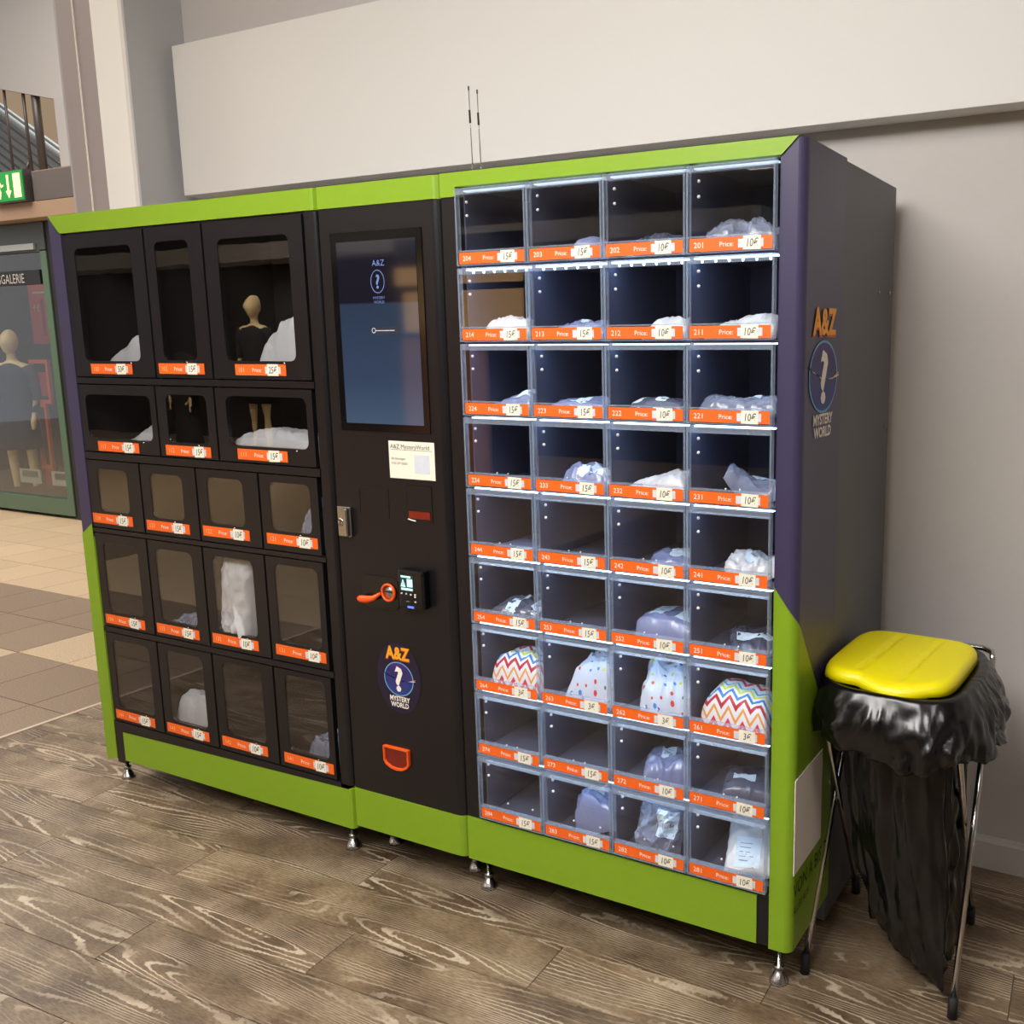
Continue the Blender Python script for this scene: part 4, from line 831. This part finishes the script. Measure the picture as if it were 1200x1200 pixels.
# gallery opening, stair rails, soffit
tag(MB().box((-26, 8.6, 0), (-3.3, 8.8, 7.5), 'brownc').build('wall_far'), kind='structure')
sf = MB(); sf.add([(-15, 4.8, 5.25), (-9.4, 4.8, 4.00), (-9.4, 4.8, 7.5), (-15, 4.8, 7.5), (-15, 5.0, 5.25), (-9.4, 5.0, 4.00), (-9.4, 5.0, 7.5), (-15, 5.0, 7.5)], [(0, 1, 2, 3), (7, 6, 5, 4), (0, 4, 5, 1)], 'soffit')
tag(sf.build('wall_gallery'), kind='structure')
tag(MB().box((-9.99, 4.78, 3.33), (-9.2, 4.799, 4.14), 'greyc').build('trim_9'), kind='structure')
tag(MB().box((-15, 4.4, 3.25), (-8.9, 5.0, 3.33), 'beam').build('trim_10'), kind='structure')
tag(MB().box((-15, 4.9, 0), (-7.7, 5.0, 3.249), 'boxg').build('wall_beam'), kind='structure')
st = thing('stair_flight', (-12, 6, 3.5), 'stair flight with parallel metal rails seen through the upper gallery opening', 'staircase')
zl = lambda x, d=0: 4.575 - .56 * (x + 12.83) - d
for k in range(8):
    part(MB().tube([(-15, 5.78, zl(-15, .02 + k * .115)), (-9.6, 5.78, zl(-9.6, .02 + k * .115))], .040 if k == 0 else .016, 'stair' if k == 0 else 'railst', 8).build('stair_rail'), st)
part(MB().add([(-15, 5.9, zl(-15, 2.2)), (-9.6, 5.9, zl(-9.6, 2.2)), (-9.6, 5.9, zl(-9.6)), (-15, 5.9, zl(-15)), (-15, 5.95, zl(-15, 2.2)), (-9.6, 5.95, zl(-9.6, 2.2)), (-9.6, 5.95, zl(-9.6)), (-15, 5.95, zl(-15))], [(0, 1, 2, 3), (7, 6, 5, 4), (3, 2, 6, 7)], 'stair').build('stair_panel'), st)
rl = thing('gallery_railing', (-11, 4.9, 3.5), 'dark bar railing of the upper gallery above the exit sign', 'railing')
for x, th in ((-11.04, .018), (-10.69, .022), (-10.47, .055), (-11.35, .02)):
    part(MB().tube([(x, 4.88, 3.33), (x, 4.88, 4.75)], th * .8, 'railst', 8).build('railing_post'), rl)
part(MB().tube([(-12.5, 4.86, 3.44), (-11.0, 4.86, 3.44), (-10.76, 4.86, 3.47), (-10.69, 4.86, 3.56)], .018, 'railst', 8).build('bottom_rail'), rl)
# ------------------------------------------------------------------ across the mall, behind the viewer (seen as reflections)
tag(MB().box((-20, -9.2, 0), (-3.0, -9, 5.5), 'casein').build('wall_opposite'), kind='structure')
tag(MB().box((-20, -9, 4.1), (-3.3, -2.2, 4.3), 'ceil').build('ceiling_mall'), kind='structure')
tag(MB().box((-20, -9, 2.75), (-3.3, -8.4, 3.0), 'soffit').build('trim_11'), kind='structure')
area('added_ceiling_fill', (-6.5, -8.2, 3.25), 9, 300, (1, .97, .95), (-6.5, -8.19, 4.3), .4)  # added fill, brightens the mall ceiling mirrored in the flap doors
kd = thing('lit_shop_front', (-5.6, -6.4, 0), 'warmly lit shop front across the mall, reflected in the machine doors', 'shop front')
M['warm'] = emis('lit_shop_interior', (255, 206, 140), 1.25); M['warm2'] = emis('lit_shop_lower', (200, 140, 96), .30)
part(MB().box((-6.35, -6.05, 1.64), (-4.85, -6.0, 2.05), 'warm').build('shop_window'), kd); part(MB().box((-6.45, -6.05, 2.12), (-4.85, -6.0, 2.30), 'warm').build('fascia_light'), kd)
part(MB().box((-6.4, -6.05, .05), (-5.3, -6.0, 1.58), 'warm2').build('shop_interior'), kd); part(MB().box((-6.5, -6.12, 0), (-4.8, -6.06, 2.6), 'caseb').build('shop_wall'), kd)
mannequin('mannequin in dark clothes across the mall, reflected in the locker windows', -8.62, -6.0, .30, PI - .2, 'blackc', plinth=True)
def pale_hand(parent, x, y, z, side):
    V = [(x, y, z + .05), (x, y, z), (x, y - .005, z - .045)]; E = [(0, 1), (1, 2)]; Rd = [.020, .030, .034]
    def ch(root, pts, r):
        p = root
        for q in pts: V.append(q); Rd.append(r); E.append((p, len(V) - 1)); p = len(V) - 1; r *= .86
    for k, L_ in ((-1.5, .055), (-.5, .068), (.5, .065), (1.5, .050)):
        ch(2, [(x + k * .012, y - .012 + k * .012, z - .075), (x + k * .012, y - .022, z - .075 - L_ * .6), (x + k * .012, y - .012, z - .075 - L_)], .0095)
    ch(1, [(x - side * .03, y - .03, z - .02), (x - side * .035, y - .042, z - .055)], .011)
    me = bpy.data.meshes.new('hand'); me.from_pydata(V, E, []); o = bpy.data.objects.new('hand', me); COL.objects.link(o); o.parent = parent
    o.modifiers.new('skin', 'SKIN')
    for q, r in enumerate(Rd): me.skin_vertices[0].data[q].radius = (r, r * .7)
    me.skin_vertices[0].data[0].use_root = True; o.modifiers.new('sub', 'SUBSURF').levels = 1; me.materials.append(M['skin'])
hm = thing('mannequin', (-9.92, -6.0, 0), 'headless black mannequin with pale hands, reflected in the locker marked 112', 'mannequin'); hm.rotation_euler = (0, 0, PI + .2)
b_ = MB(); prof = [(1.44, .05, .05), (1.40, .15, .10), (1.32, .19, .118), (1.18, .16, .115), (1.02, .145, .108), (.92, .175, .125), (.6, .19, .15), (.08, .17, .15), (.0, .16, .14)]
vv = [(a * math.cos(2 * PI * k / 28), b2 * math.sin(2 * PI * k / 28), zz) for zz, a, b2 in prof for k in range(28)]
b_.add(vv, [(j_ * 28 + k, (j_ + 1) * 28 + k, (j_ + 1) * 28 + (k + 1) % 28, j_ * 28 + (k + 1) % 28) for j_ in range(8) for k in range(28)], 'blackc', smooth=True).build('coat', hm)
for sd in (-1, 1):
    MB().tube([(sd * .14, 0, 1.38), (sd * .22, .003, 1.28), (sd * .26, .0, 1.10), (sd * .255, -.06, .92)], [.06, .058, .05, .045], 'blackc', 12).build('sleeve', hm)
    pale_hand(hm, sd * .255, -.07, .87, sd)
t = area('mannequin_spot', (-8.2, -4.6, 3.4), .3, 110, (1, .84, .6), (-8.62, -6, 1.7))
# far mall floor level bodies of light
for x, y_ in ((-7.3, -4.0), (-6.2, -3.6)):
    q = thing('ceiling_light', (x, y_, 5.2), 'small mall ceiling lamp, the %s of two across the corridor' % ('left' if x < -7 else 'right'), 'ceiling light', 'mall ceiling lamps'); MB().box((-.12, -.12, 0), (.12, .12, .05), 'lamp').build('diffuser', q)
